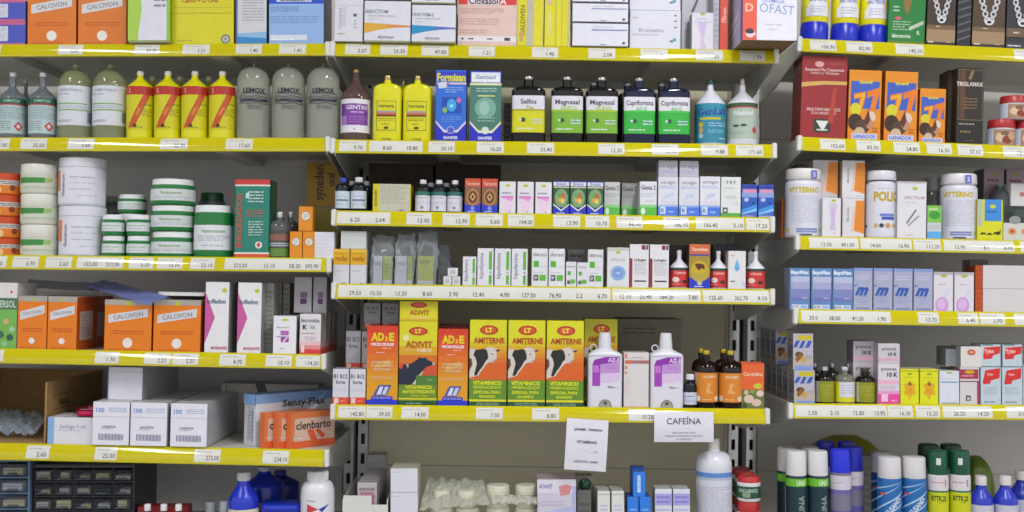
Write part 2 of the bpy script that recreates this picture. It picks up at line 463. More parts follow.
for (a, b, lb, pc_) in ((-26, 350, 'grey metal back panel behind the green and white jars', 'd4d2d0'), (368, 733, 'grey metal back panel behind the cow cartons', 'e6dec2'), (755, 1138, 'grey metal back panel behind the spray cans', 'd2cec8')):
    XA, XB = xu(a), xu(b)
    mb = MB(); mb.box(XA, XB, .394, .406, 0, 2.60, M(pc_, 'panel'))
    for zz in [.2+.4*k for k in range(6)]:   # pressed seams between the panel sheets
        mb.box(XA, XB, .3935, .394, zz, zz+.002, M('a8a494', 'panel'))
    o = mb.build('back_panel'); tag(o, lb, 'back panel', 'metal back panels of the racks')
# ------------------------------------------------------------------ goods
class Rec: pass
ORDN = {1: [''], 2: ['the left one of two', 'the right one of two'], 3: ['left one of three', 'middle one of three', 'right one of three']}
NUM = 'zero one two three four five six seven eight nine ten'.split()
def ordinal(i, n):
    if n <= 3: return ORDN[n][i]
    w = ['leftmost', 'second from the left', 'third from the left', 'fourth from the left', 'fifth from the left', 'sixth from the left'][i] if i < n-1 else 'rightmost'
    return w+' of '+NUM[n]
def rec(o, top, X, th, H): r = Rec(); r.o = o; r.top = top; r.X = X; r.th = th; r.H = H; return r
def base_of(key, on, X):
    if on is not None: return on.top + math.tan(-on.th)*(X-on.X) + .0003, on.th
    S = SH[key]; return S.z(X)-.0008, S.th
def copy_tree(o, parent=None):
    c = o.copy(); COL.objects.link(c)
    if parent: c.parent = parent
    for ch in o.children: copy_tree(ch, c)
    return c
def meta(o, labs, i, n, cat, group):
    if isinstance(labs, str): lab = labs if n == 1 else labs+', '+ordinal(i, n)
    else: lab = labs[i]
    tag(o, lab, cat, group)

def orient(th, a): return (Matrix.Rotation(th, 3, 'Y') @ Matrix.Rotation(a, 3, 'Z')).to_euler()
def spread(key, xs, yt, labs, cat, group, s, D, on, yaw, maker, mid=0.0, H=None, face=False):
    """make one, copy the rest; xs = photo extents of each. mid = where the silhouette lies between front and centre"""
    n = len(xs); Yp = s + D*mid
    ons = on if isinstance(on, (list, tuple)) else [on]*n
    W = sum(abs(P(b, 280, Yp).x-P(a, 280, Yp).x) for a, b in xs)/n
    if n > 1: W *= .985
    out = []; first = None
    for i, (a, b) in enumerate(xs):
        xc = (a+b)/2
        X = P(xc, yt, Yp).x
        bz, th = base_of(key, ons[i], X)
        if s < 0: bz += .0034
        if first is None:
            if H is None: H = P(xc, yt, Yp).z - bz
            first = maker(W, H, D); o = first
        else: o = copy_tree(first)
        o.location = (X, s+D/2, bz); ya = math.radians(yaw) - (.9*math.atan(X/(CD+s+D/2)) if face else 0) + (((i*37+int(abs(X)*1000)) % 7-3)*.025 if face else 0)
        o.rotation_euler = orient(th, ya)
        meta(o, labs, i, n, cat, group)
        out.append(rec(o, bz+H/math.cos(th), X, th, H))
    return out

def cartons(key, xs, yt, labs, art=(), c='e6e4ea', side=None, top=None, d=.06, s=.004, on=None, yaw=0, group=None,
            art_r=(), art_l=(), name='medicine_carton', cat='carton', H=None, kind='card', flap=True, art_t=()):
    def mk(W, H, D):
        mb = MB()
        mb.box(-W/2, W/2, -D/2, D/2, 0, H, M(c, kind), {'right': M(side or c, kind), 'left': M(side or c, kind), 'top': M(top or side or c, kind), 'bottom': M(c, kind)}, ch=.0007)
        if flap and D > .02:   # the tuck flap's slit and side notches on the top
            dk = M('77746c', kind)
            f = lambda u, v, l: (-W/2+u*W, -D/2+v*D, H+l); f.W = W; f.H = D; f.curved = False
            patch(mb, f, .03, .02, .97, .02+.0012/D, dk, .0002)
            patch(mb, f, .02, .02, .02+.0009/W, .25, dk, .0002); patch(mb, f, .98-.0009/W, .02, .98, .25, dk, .0002)
            draw(mb, f, art_t, kind, l0=.0003)
        draw(mb, flat(W, H, -D/2), art, kind)
        if art_r: draw(mb, flat_right(D, H, W/2, -D/2), art_r, kind)
        if art_l: draw(mb, flat_left(D, H, -W/2, -D/2), art_l, kind)
        return mb.build(name)
    if isinstance(labs, str) or len(xs) == len(labs): pass
    return spread(key, xs, yt, labs, cat, group, s, d, on, yaw, mk, H=H)

def shoulder(zs, zn, rn, zt, kind='round', n=2.0, dr=1.0, r0=.93, foot=.012):
    p = [(0, r0, n, r0*dr), (foot*.4, r0+(1-r0)*.7, n, (r0+(1-r0)*.7)*dr), (foot, 1, n, dr), (zs, 1, n, dr)]
    K = 8
    for i in range(1, K+1):
        t = i/K
        if kind == 'round': r = rn+(1-rn)*math.cos(t*pi/2); z = zs+(zn-zs)*math.sin(t*pi/2)
        elif kind == 'cone':
            e = t*t*(3-2*t)*.5+t*.5; r = 1+(rn-1)*e; z = zs+(zn-zs)*t
        elif kind == 'ogee': e = t*t*(3-2*t); r = 1+(rn-1)*e; z = zs+(zn-zs)*t
        f = (1-r)/(1-rn)
        p.append((z, r, n+(2-n)*f, r*(dr+(1-dr)*f)))
    p.append((zt, rn, 2.0, rn))
    return p

def bottles(key, xs, yt, labs, body=('e8e6ea', 'plas'), prof=None, cap=(.9, 1.0, .36, 'f0eeee'), lab=None, lab2=None, n=2.0, dr=1.0, s=.004,
            on=None, group=None, name='bottle', cat='bottle', yaw=0, capname='cap', ribs=False, extra=None, H=None, lid2=None, seg=28, D=None):
    def mk(W, H, Dd):
        root = empty(name)
        DD = W*dr
        mb = MB(); mb.loft(prof, W, DD, H, M(*body), n=n, seg=seg); mb.build('body', root, smooth=True)
        if cap:
            z0, z1, r, cc = cap[:4]; ck = cap[4] if len(cap) > 4 else 'lid'; taper = cap[5] if len(cap) > 5 else .97
            cdr = dr if r > .8 and n > 2 else 1
            mb = MB(); h = z1-z0; e = n if cdr != 1 else 2.0
            pr = [(z0, r*.985, e, r*.985*cdr), (z0+h*.04, r, e, r*cdr), (z1-h*.12, r*taper, e, r*taper*cdr), (z1-h*.03, r*taper*.96, e, r*taper*.96*cdr), (z1, r*taper*.86, e, r*taper*.86*cdr)]
            mb.loft(pr, W, W, H, M(cc, ck), n=e, seg=seg)
            if ribs:
                R = r*W/2*.992
                for i in range(24):
                    a = 2*pi*i/24
                    x, y = R*math.cos(a), R*math.sin(a); t = W*.012
                    mb.loft([(z0+h*.08, 1), (z1-h*.16, 1)], t*2, t*2, H, M(cc, ck), seg=6, cx=x, cy=y)
            mb.build(capname, root, smooth=True)
        for q in (lab, lab2):
            if not q: continue
            v0, v1, cover, bc, art = q[:5]
            S = wrap(W, DD, v0*H, (v1-v0)*H, n, cover)
            mb = MB()
            K = 22; vs = []
            for i in range(K+1): vs += [S(i/K, 0, 0), S(i/K, 1, 0)]
            mb.add(vs, [(2*i, 2*i+2, 2*i+3, 2*i+1) for i in range(K)], M(bc, 'card'))
            draw(mb, S, art, 'card', l0=.00015)
            mb.build('label', root, smooth=True, sharp=60)
        if extra: extra(root, W, H)
        return root
    # depth follows the width
    a, b = xs[0]; Wg = abs(P(b, 280, s+.02).x-P(a, 280, s+.02).x)
    Dg = D if D is not None else Wg*dr
    return spread(key, xs, yt, labs, cat, group, s, Dg, on, yaw, mk, mid=.5, H=H, face=(n <= 2.05))

# ------------------------------------------------------------------ shared pictures on the cartons
def wave(c1, c2, y=.36):
    U = [i/10 for i in range(11)]
    up = [(u, y+.10-.06*u) for u in U]
    lo = [(u, y-.16*(1-u)**2-.0) for u in reversed(U)]
    return ('p', up+lo, c1), ('p', [(u, y+.10-.06*u) for u in U[5:]]+[(u, y-.02*(1-u)) for u in reversed(U[5:])], c2)
def fan(cx, cy, r, n, c1):  # petals
    return [('e', cx+r*math.cos(2*pi*i/n), cy+r*.6*math.sin(2*pi*i/n), .09, None, c1) for i in range(n)]

def behind(r, n, gap, labs, group=None):
    """further pieces of a file, straight behind the first"""
    out = []
    ys = [v[1] for v in r.o.bound_box]; D = max(ys)-min(ys)
    for k in range(n):
        o = copy_tree(r.o); o.location.y = r.o.location.y+(D+gap)*(k+1)
        tag(o, labs[k], r.o['category'], group or r.o.get('group'))
        out.append(rec(o, r.top, r.X, r.th, r.H))
    return out
G = '8f8d98'; TX = '55535e'; LT = 'a9a7b4'
# ================================================================== top shelf, bay of bottles
ORANGE = [('r', 0, .9, 1, 1, 'a9a39b'), ('p', [(.08, .55), (.92, .68), (.92, .84), (.08, .71)], 'd4d2d4'), ('t', 'CALCIVON', .50, .695, .09, '8f8d98', .76, 8, .03),
          ('e', .5, .935, .05, None, 'b7c21a'), ('l', .15, .33, .85, .42, 2, 'c65a06'), ('e', .5, .17, .105, None, 'e6e2dc'), ('l', .1, .03, .9, .06, 1, 'c65a06')]
q = [('r', 0, 0, 1, .12, 'c45a86'), ('r', 0, .88, 1, 1, 'c45a86'), ('r', .0, .2, .72, .82, 'd0d2e2'), ('l', .05, .25, .68, .78, 6, 'a8aac2')]
b1 = cartons('L1', [(-36, 26)], 22, 'blue and pink flat carton with pale panel, beneath another beside orange cartons', q, c='4450b8', d=.1)
cartons('L1', [(-36, 26)], 0, 'blue and pink flat carton with pale panel, on top of its twin', q, c='4450b8', d=.1, on=b1[0])
cartons('L1', [(27, 79), (80, 127)], -12, ['large orange carton with tilted white label, next to blue flat cartons', 'large orange carton with tilted white label, next to the lime edged carton'], ORANGE, c='dc7414', side='b95c0a', d=.11, group='orange cartons on the top shelf', top='a9a39b')
cartons('L1', [(129, 171)], -14, 'white carton with lime green edges standing before the big yellow carton', [('p', [(0, 0), (.22, 0), (.35, .3), (.30, 1), (0, 1)], 'a8cc48'), ('p', [(.24, .1), (.45, .1), (.5, .55), (.36, .7)], 'dcdbe6'), ('r', .93, 0, 1, 1, '8cc020'), ('l', .62, .6, .9, .8, 2, '8a8a92'), ('r', 0, 0, 1, .03, '8a9a4a')], c='dddbe6', side='88a020', s=-.012, d=.1)
cartons('L1', [(173, 235)], -10, 'big plain yellow carton with red lettering and small grey oval mark', [('t', 'Calcio + D Oral', .45, .81, .07, 'b03a10', .75), ('r', .03, .575, .98, .585, 'a39a08'), ('r', .03, .68, .98, .685, 'a39a08'), ('e', .87, .11, .075, None, '68686c'), ('e', .87, .11, .055, None, 'b8b8b0'), ('l', .08, .06, .4, .1, 1, 'a39a08'), ('t', 'B', .87, .11, .04, '4a4a50')], c='d6cf10', side='a8a008', d=.11)
cartons('L1', [(237, 268)], -22, 'tall white carton with small grey print and blue foot', [('r', 0, 0, 1, .13, '2f86c6'), ('p', [(0, .13), (1, .1), (1, .2), (0, .17)], '8cb8dc'), ('l', .22, .35, .92, .95, 14, 'a9a9b0'), ('r', 0, 0, .06, 1, '5a5aa0')], c='cfd0d4', side='3a3f70', d=.1)
cartons('L1', [(270, 325)], -14, 'light blue carton with dark blue heading, last before the rack joint', [('r', 0, .70, 1, 1, '1f50c8'), ('r', .14, .73, .78, .90, 'd6dae4'), ('t', 'Cloxasol', .42, .785, .085, '20242c', .5), ('e', .72, .79, .05, None, '2a6cd0'), ('t', '5', .72, .79, .07, 'e8e8f0'), ('l', .03, .56, .55, .66, 3, '6f92c8'), ('l', .03, .36, .9, .50, 3, '7c9cd0'), ('r', .02, .08, .7, .17, 'd3dcea'), ('l', .04, .06, .65, .12, 1, 'eef2f8')], c='92b4e4', side='1c2c66', d=.1)

# ------------------------------------------------------------------ bottles shelf
def dots(c): return [('l', .08, .12, .92, .72, 9, c)]
GL = shoulder(.60, .80, .24, .94, 'ogee', r0=.95)
bottles('L2', [(-29, -2)], 73, 'clear bottle with pale medicine label, cut by the frame edge', ('8d949a', 'clear'), GL, (.93, 1, .24, 'b9bcc0'), (.08, .58, .42, 'b9c9c8', dots('8fa6a4')))
bottles('L2', [(1, 27), (30, 58)], 73, 'clear round bottle with pale blue label and red diamond', ('9aa1a8', 'clear'), GL, (.93, 1, .24, 'c8c8cc'),
        (.08, .60, .42, 'b4c8c8', [('r', 0, .84, 1, 1, '1f5a44'), ('r', 0, .80, 1, .84, 'a8323a'), ('l', .08, .4, .92, .76, 7, '8298a0'), ('l', .08, .08, .48, .36, 5, '8298a0'), ('p', [(.55, .2), (.68, .06), (.81, .2), (.68, .34)], 'c04040'), ('p', [(.62, .2), (.68, .13), (.74, .2), (.68, .27)], 'e0d8d8'), ('t', 'DIMETOX', .5, .92, .07, '9fc8b4', .7)]), group='clear round bottles with pale blue labels')
bottles('L2', [(20, 34)], 79, 'clear bottle standing behind the two pale blue labelled bottles', ('8d949a', 'clear'), GL, (.93, 1, .30, 'b4b4b8'), s=.085)
bottles('L2', [(60, 94), (95, 128)], 65, 'olive translucent jug with plain white label', ('b4b98c', 'clear'), shoulder(.70, .94, .13, .975, 'round', r0=.9), (.965, 1, .15, 'a8a890'),
        (.18, .695, .44, 'd3d6de', [('t', 'SUPERTONICO', .42, .885, .06, '9090a0', .7), ('l', .08, .75, .5, .82, 1, 'a9a9b8'), ('r', .1, .53, .8, .56, '7fae4a'), ('r', .1, .37, .85, .40, '7fae4a'), ('l', .1, .42, .8, .5, 2, 'b0b2bc'), ('l', .1, .08, .45, .14, 2, '7a7a88'), ('r', .8, .08, .93, .35, '8a8c98')]), group='olive translucent jugs with white labels', seg=36)
sv = [('r', -.0, .80, 1, 1, 'b52a20'), ('r', 0, 0, 1, .80, 'cfc80e'), ('p', [(.60, .80), (.80, .80), (.36, .04), (.16, .04)], 'c2501c'), ('t', 'ORAL', .47, .42, .07, 'e0a040', .5, 66),
      ('l', .55, .30, .85, .48, 4, '8f8a10'), ('e', .38, .09, .05, None, '33301a'), ('l', .3, .03, .7, .07, 1, '55501a'), ('t', 'S', .22, .9, .11, 'd89a80'), ('l', .62, .55, .9, .60, 1, '3a7a2a')]
YP = shoulder(.76, .905, .24, .95, 'cone', r0=.9)
bottles('L2', [(128, 155), (156, 182), (183.5, 208.5), (210, 237)], 71.5, 'yellow plastic bottle with red diagonal stripe', ('dcd60c', 'plas'), YP, (.94, 1, .26, 'e2dede'), (.14, .76, .44, 'cfc80e', sv), group='yellow bottles with red diagonal stripes')
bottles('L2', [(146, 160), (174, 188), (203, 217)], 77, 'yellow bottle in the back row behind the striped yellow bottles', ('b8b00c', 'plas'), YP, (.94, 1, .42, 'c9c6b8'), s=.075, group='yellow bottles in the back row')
CB = shoulder(.76, .95, .10, .98, 'round', r0=.9)
wv = lambda v: ('p', [(i/12, v+.022*math.sin(i*1.1)) for i in range(13)]+[(i/12, v-.034+.022*math.sin(i*1.1)) for i in range(12, -1, -1)], '26263a')
bottles('L2', [(238, 272), (273.5, 306), (308, 341)], 63, 'big clear round-topped bottle with black wavy print', ('c6c8b8', 'clear'), CB, (.975, 1, .11, 'b8a46a', 'clear'),
        None, group='big clear bottles with black print', seg=36,
        extra=lambda root, W, H: (lambda mb, S: (draw(mb, S, [('t', 'LEMOX', .5, .88, .22, '1e1e30', .95, 0, .04), ('r', .08, .72, .92, .76, '4a4a58'), wv(.62), wv(.52), ('r', .06, .36, .94, .46, '2b2b40'), wv(.30), ('l', .3, .0, .75, .2, 3, '5a5a66')], 'card', l0=.0003), mb.build('label', root))) (MB(), wrap(W, W, .38*H, .27*H, 2.0, .33)))
# ------------------------------------------------------------------ jars shelf
def stackup(key, spans, ys, labs, fn, **kw):
    """ys: photo heights of the tops from the bottom up"""
    prev = None; out = []
    for i, y in enumerate(ys):
        r = fn(key, [spans[i] if isinstance(spans, list) else spans], y, labs[i], on=prev, **kw)[0]
        prev = r; out.append(r)
    return out
JP = lambda zt: [(0, .94, 2, .94), (.03, .985, 2, .985), (.06, 1, 2, 1), (zt, 1, 2, 1), (zt+.03, .93, 2, .93), (zt+.05, .93, 2, .93)]
fl = [('r', 0, .62, 1, 1, 'c9c3c0'), ('l', .05, .68, .95, .94, 2, '5a5048'), ('e', .32, .33, .1, None, 'e8d8a8'), ('e', .42, .25, .08, None, 'e8c080'), ('e', .70, .42, .06, None, '8a3a18'), ('e', .2, .4, .07, None, 'eab060')]
stackup('L3', (-14, 21), [238.5, 217, 195.5, 174], ['orange tub with flower picture, lowest of the orange stack', 'orange tub with flower picture, second from the bottom of the orange stack', 'orange tub with flower picture, third from the bottom of the orange stack', 'orange tub with flower picture, topmost of the orange stack'],
        bottles, body=('e07418', 'plas'), prof=JP(.66), cap=(.68, 1, .98, 'cc4a1c', 'plas', 1), lab=(.06, .94*.7, .46, 'e07a1a', fl), group='orange tubs stacked at the frame edge', name='tub', cat='tub')
gj = [('p', [(.03, .93), (.62, .93), (.60, .55), (.08, .50)], '3c8a3c'), ('p', [(.62, .93), (.78, .9), (.75, .6), (.6, .55)], '9cc070'), ('l', .2, .1, .9, .3, 2, 'a0b098')]
stackup('L3', (22.5, 57.5), [225, 194.5, 165], ['white tub with green patch, lowest of three beside the orange tubs', 'white tub with green patch, middle of three beside the orange tubs', 'white tub with green patch, topmost of three beside the orange tubs'],
        bottles, body=('d9dacb', 'plas'), prof=JP(.56), cap=(.58, 1, .99, 'dcdcd0', 'lid', 1), lab=(.1, .56, .45, 'cfd4c0', gj), group='white tubs with green patches', name='tub', cat='tub')
wt = [('r', 0, .35, .12, .92, 'e07a40'), ('t', 'Gumarcon', .20, .5, .06, '55535c', .8, 90), ('l', .32, .7, .85, .76, 1, 'a4a2ac'), ('l', .32, .55, .9, .59, 1, 'b4b2bc'), ('l', .32, .38, .82, .42, 1, 'a4a2ac'), ('l', .45, .2, .8, .24, 1, 'b4b2bc')]
stackup('L3', (61, 106), [207, 159], ['large white tub with orange patch, lower of the two', 'large white tub with orange patch, upper one nearly touching the shelf above'],
        bottles, body=('dddde6', 'plas'), prof=[(0, .94, 2, .94), (.03, .97, 2, .97), (.76, 1, 2, 1), (.79, .96, 2, .96), (.81, .96, 2, .96)], cap=(.80, 1, .99, 'dedee6', 'lid', 1), lab=(.04, .78, .42, 'dcdce6', wt), group='large white tubs with orange patches', name='tub', cat='tub', seg=40)
gl = [('l', .1, .55, .85, .72, 1, '7aa848'), ('l', .12, .2, .7, .4, 1, 'b0b4b8'), ('r', .80, .1, .815, .9, '9ab080')]
JG = dict(body=('1f7a38', 'plas'), prof=JP(.72), cap=(.75, 1, .93, 'e8e8ea', 'lid', .98), lab=(.2, .62, .46, 'd3d8da', gl), name='jar', cat='jar')
a = stackup('L3', (103, 125.5), [236, 215], ['small green and white jar, lower one beside the large white tubs', 'small green and white jar, upper one beside the large white tubs'], bottles, group='small green and white jars', **JG)
b = stackup('L3', (127.5, 150.5), [236, 215], ['small green and white jar, lower one beside the wide flat jars', 'small green and white jar, upper one beside the wide flat jars'], bottles, group='small green and white jars', **JG)
back = bottles('L3', [(119, 147)], 214, 'white screw jar standing in back of the small green jars', s=.055, on=None, **{**JG, 'lab': (.1, .6, .46, '2a7a40', [])})
bottles('L3', [(119, 147)], 195, 'green and white jar raised behind and above the four small ones', s=.055, on=back[0], **JG)
stackup('L3', (152, 195), [232, 206, 180], ['wide flat green and white jar, lowest of three', 'wide flat green and white jar, middle of three', 'wide flat green and white jar, topmost of three'], bottles, group='wide flat green and white jars', **{**JG, 'seg': 40,
        'lab': (.16, .60, .46, 'd3d8da', [('t', 'Nostocorum', .45, .68, .25, '6f9a4c', .6), ('l', .15, .15, .75, .42, 2, 'b0b4b8'), ('r', .86, .1, .87, .9, '9ab080')])})
bottles('L3', [(195.5, 234)], 206, 'tall green jar with white lid and white label beside the tin', **{**JG, 'prof': JP(.84), 'cap': (.86, 1, .95, 'e6e8ea', 'lid', .98), 'seg': 40,
        'lab': (.15, .62, .44, 'dde0e4', [('t', 'Nostocorum', .52, .76, .13, '5f9a4c', .85), ('l', .2, .35, .85, .6, 3, 'a8acb4'), ('l', .3, .1, .8, .25, 1, 'b8bcc4')])})
bk = bottles('L3', [(196, 232)], 214, 'grey tub hidden behind the tall green jar', ('8c928c', 'plas'), JP(.75), (.75, 1, .98, 'a8aca8'), s=.10, name='tub', cat='tub')
bottles('L3', [(199, 226)], 193, 'clear tub with dark green lid on the tub behind the tall green jar', ('7c8488', 'clear'), JP(.55), (.55, 1, .85, '1c4a2a'), s=.11, on=bk[0], name='tub', cat='tub')
gb = bottles('L3', [(100, 124)], 196, 'dim bottle with green mark behind the small green jars', ('868c84', 'clear'), shoulder(.7, .85, .5, .9, 'round'), (.88, 1, .5, '98a098'), (.2, .6, .4, '2f5a34', []), s=.14)
def tin(W, H, D):
    root = empty('tin')
    mb = MB()
    mb.loft([(0.004, 1), (.996, 1)], W, D, H, M('3a8474', 'foil'), n=7, seg=48); 
    S = wrap(W, D, 0, H, 7, .5)
    art = [('r', 0, 0, 1, .055, 'd8502c'), ('r', 0, .055, 1, .075, 'e2e0da'), ('r', 0, .935, 1, 1, 'c83a34'), ('r', 0, .915, 1, .935, 'e2e0da'),
           ('t', 'ENGORDADOR', .16, .48, .15, 'c44a34', .80, 90, .03), ('l', .40, .70, .84, .86, 4, 'c4ccc8'), ('l', .36, .52, .86, .62, 3, 'b85448'), ('l', .42, .28, .84, .48, 6, 'b4c4bc'), ('e', .72, .17, .10, None, 'e0dcd8'),
           ('p', [(.72, .205), (.78, .17), (.72, .135), (.66, .17)], 'c04030'), ('r', .34, .76, .44, .83, 'c8d8d0')]
    draw(mb, S, art, 'card', l0=.0003); mb.build('body', root, smooth=True, sharp=50)
    mb = MB(); mb.loft([(.985, .98), (1, .98), (1.003, .95)], W, D, H, M('c0443c', 'foil'), n=7, seg=48); mb.build('lid', root, smooth=True)
    return root
spread('L3', [(234.5, 272)], 179.5, 'tall teal tin with red lid and vertical red lettering', 'tin', None, .006, .065, None, -3, tin)
VP = shoulder(.66, .82, .34, .9, 'round', r0=.95)
bottles('L3', [(269.5, 291.5)], 212, 'grey glass vial with red and green label beside the tin', ('585a5c', 'glass'), VP, (.88, 1, .36, 'c4c6ca', 'foil'), (.05, .60, .46, '484c48', [('r', 0, 0, 1, .30, '5f8a3a'), ('r', .05, .38, .9, .52, 'a8acb0'), ('r', .05, .6, .9, .85, '8c5a50'), ('l', .1, .4, .85, .5, 1, '6a6e70')]), name='vial', cat='vial')
bottles('L3', [(283, 299)], 212, 'grey glass vial behind the small orange cartons', ('505254', 'glass'), VP, (.88, 1, .4, 'b4b6ba', 'foil'), None, s=.04, name='vial', cat='vial')
oc = [('e', .5, .62, .34, None, '7a4a18'), ('e', .5, .62, .31, None, 'e4e0d8'), ('l', .3, .5, .7, .72, 3, '9a9488'), ('r', 0, 0, 1, .04, 'b86c08')]
o2 = cartons('L3', [(290, 302.5), (303, 315.5)], 231.5, ['small orange carton with white disc, lower one beside the grey vial', 'small orange carton with white disc, lower one beside the plain white carton'], oc, c='e08c18', side='c07410', d=.03, group='small orange cartons with white discs')
cartons('L3', [(299, 313)], 206.5, 'small orange carton with white disc, standing on top of the other two', oc, c='e08c18', side='c07410', d=.028, on=o2[1], group='small orange cartons with white discs')
cartons('L3', [(314.5, 334.5)], 232, 'small plain white carton at the rack joint', [('l', .1, .1, .9, .9, 6, 'd4d2da')], c='dcdae2', d=.03)
y1 = cartons('L3', [(306, 339)], 207, 'dull yellow carton standing behind the small orange cartons', [('l', .1, .1, .3, .9, 12, '8a7c10'), ('r', 0, .97, 1, 1, '98968c')], c='b09c18', d=.06, s=.255)
cartons('L3', [(307, 341)], 163, 'mustard carton with vertical lettering on the dull yellow carton', [('t', 'syneden', .36, .55, .28, '3a2c08', .8, 90), ('t', 'oral', .72, .62, .2, '3a2c08', .3, 90)], c='c2941a', d=.06, s=.255, on=y1[0])

# ------------------------------------------------------------------ orange cartons shelf
cartons('L4', [(-24, 17.5)], 282.5, 'green fruit carton with white head beside the orange cartons', [('r', 0, .77, 1, 1, 'dcd8d6'), ('e', .86, .86, .03, None, 'c03828'), ('r', 0, .60, 1, .77, '4a7050'), ('t', 'GUANOFERSOL', .5, .68, .10, 'c9d6c8', .95), ('e', .75, .42, .07, None, 'c8b070'), ('e', .62, .22, .09, None, '3a6a50'), ('e', .85, .18, .08, None, '2f5a48'), ('e', .4, .25, .1, None, '7ab07a'), ('e', .9, .30, .07, None, 'a0c8a0'), ('e', .72, .08, .07, None, '8fc08c')], c='74b450', side='cfcac8', d=.09)
OA = ORANGE
side_art = [('r', .08, .18, .42, .72, 'b8aca8'), ('r', .55, .22, .88, .68, 'b8aca8'), ('l', .12, .22, .38, .68, 8, '9a8c88'), ('l', .58, .25, .85, .65, 7, '9a8c88'), ('r', .485, 0, .5, 1, '6a2c08'), ('r', .15, .86, .4, .93, 'a04010')]
ob = cartons('L4', [(18, 47.5), (48, 77.5)], 296, ['orange carton with tilted white label, next to the green fruit carton', 'orange carton with tilted white label, its long side facing the gap'], OA, c='e67c08', side='b4500c', d=.20, top='c8b4a8', art_r=side_art, group='orange cartons on the fourth shelf')
oc1 = cartons('L4', [(105, 152)], 300, 'wide orange carton under the crumpled blue plastic bag', OA, c='e67c08', side='b4500c', d=.12, top='c8b4a8')
oc2 = cartons('L4', [(154, 201)], 300, 'wide orange carton with its white flap lifted open', OA, c='e67c08', side='b4500c', d=.12, top='c8b4a8')
mb = MB()   # lifted flap of the second wide carton
W = P(201, 300).x-P(154, 300).x; H0 = oc2[0].H
mb.add([(-W/2, .055, H0), (W/2, .055, H0), (W/2, -.035, H0+.016), (-W/2, -.035, H0+.016)], [(0, 1, 2, 3)], M('e4e2e2'))
mb.add([(-W/2, -.035, H0+.016), (W/2, -.035, H0+.016), (W/2, -.0385, H0+.0085), (-W/2, -.0385, H0+.0085)], [(0, 1, 2, 3)], M('e4e2e2'))
mb.add([(-W/2, .055, H0+.0008), (W/2, .055, H0+.0008), (W/2, -.035, H0+.0168), (-W/2, -.035, H0+.0168)], [(3, 2, 1, 0)], M('e4e2e2'))
fo = mb.build('flap', oc2[0].o); fo['label'] = 'lifted white flap'
pk = [('p', [(0, .13), (0, .86), (.42, .50)], 'c8589c'), ('t', 'tolfedon', .46, .73, .065, '1f4a78', .8), ('e', .80, .885, .10, .03, 'b8c81c'), ('t', 'MONDANTES', .62, .075, .04, 'b03a78', .68, 0, .03)]
cartons('L4', [(205.5, 229.5), (238, 262)], 282, ['tall white carton with pink triangle, beside the wide orange carton', 'tall white carton with pink triangle, beside the small purple marked carton'], pk, c='e6e4e6', side='9a9a98', d=.09, group='tall white cartons with pink triangles')
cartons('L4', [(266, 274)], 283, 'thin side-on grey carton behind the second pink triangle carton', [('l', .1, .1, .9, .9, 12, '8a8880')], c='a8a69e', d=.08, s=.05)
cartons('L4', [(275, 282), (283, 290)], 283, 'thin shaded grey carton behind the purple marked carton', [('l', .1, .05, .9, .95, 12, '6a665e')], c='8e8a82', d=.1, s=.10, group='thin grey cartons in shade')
pm_ = [('e', .5, .90, .16, .03, 'c0c828'), ('l', .15, .66, .85, .74, 1, 'b0a8b8'), ('r', .32, .50, .68, .62, 'b860b4'), ('l', .15, .42, .85, .5, 1, '9a98b8'), ('r', .34, .32, .68, .46, '9a3a94'), ('p', [(.4, .33), (.5, .33), (.66, .45), (.56, .45)], 'e0d0e0'), ('l', .3, .12, .6, .2, 1, 'c8b8d0')]
pc = cartons('L4', [(273.5, 296.5)], 316, 'small white carton with purple squares beside the pink-footed carton', pm_, c='e8e6ec', side='a4a2a4', d=.05)
nk = [('r', 0, 0, 1, .14, 'd8383a'), ('r', 0, .14, 1, .24, 'e0888a'), ('r', 0, .24, 1, .34, 'e4bcc0'), ('t', 'leucocaina', .5, .85, .10, '6a6872', .86), ('t', 'K', .25, .68, .10, '222226', .3, 0, .05), ('t', '3%', .6, .68, .08, '8a8892', .4), ('l', .1, .5, .9, .56, 1, 'c88a94'), ('l', .25, .36, .75, .46, 2, 'c0a4ac'), ('r', .08, .06, .24, .24, 'e6d4d4')]
nc = cartons('L4', [(300, 321)], 314, 'white carton with red foot and lettering at the end of the rail', nk, c='dcd8dc', side='9c9490', d=.05, group='white cartons with red feet', art_r=[('r', 0, 0, 1, .16, 'c04038'), ('r', 0, .16, 1, .3, 'b89088')])
behind(nc[0], 3, .002, ['white carton with red foot, second of its file behind the front one', 'white carton with red foot, third of its file in the shade', 'white carton with red foot, rearmost of its file in the shade'])
gp = [('r', .35, .42, .75, .58, '7a5a80'), ('p', [(.35, .25), (.72, .25), (.72, .40), (.35, .40)], '5a2a60')]
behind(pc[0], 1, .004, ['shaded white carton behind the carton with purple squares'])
cartons('L4', [(294.5, 312)], 277, 'grey carton with purple mark standing on the cartons, the wider of two', gp, c='b4b0b6', side='8c8a8e', d=.045, s=.058, on=rec(None, nc[0].top, nc[0].X, nc[0].th, 0))
cartons('L4', [(313.5, 327)], 277, 'grey carton with purple mark standing on the cartons, beside the rack joint', gp, c='a8a4aa', side='8c8a8e', d=.045, s=.058, on=rec(None, nc[0].top, nc[0].X, nc[0].th, 0))

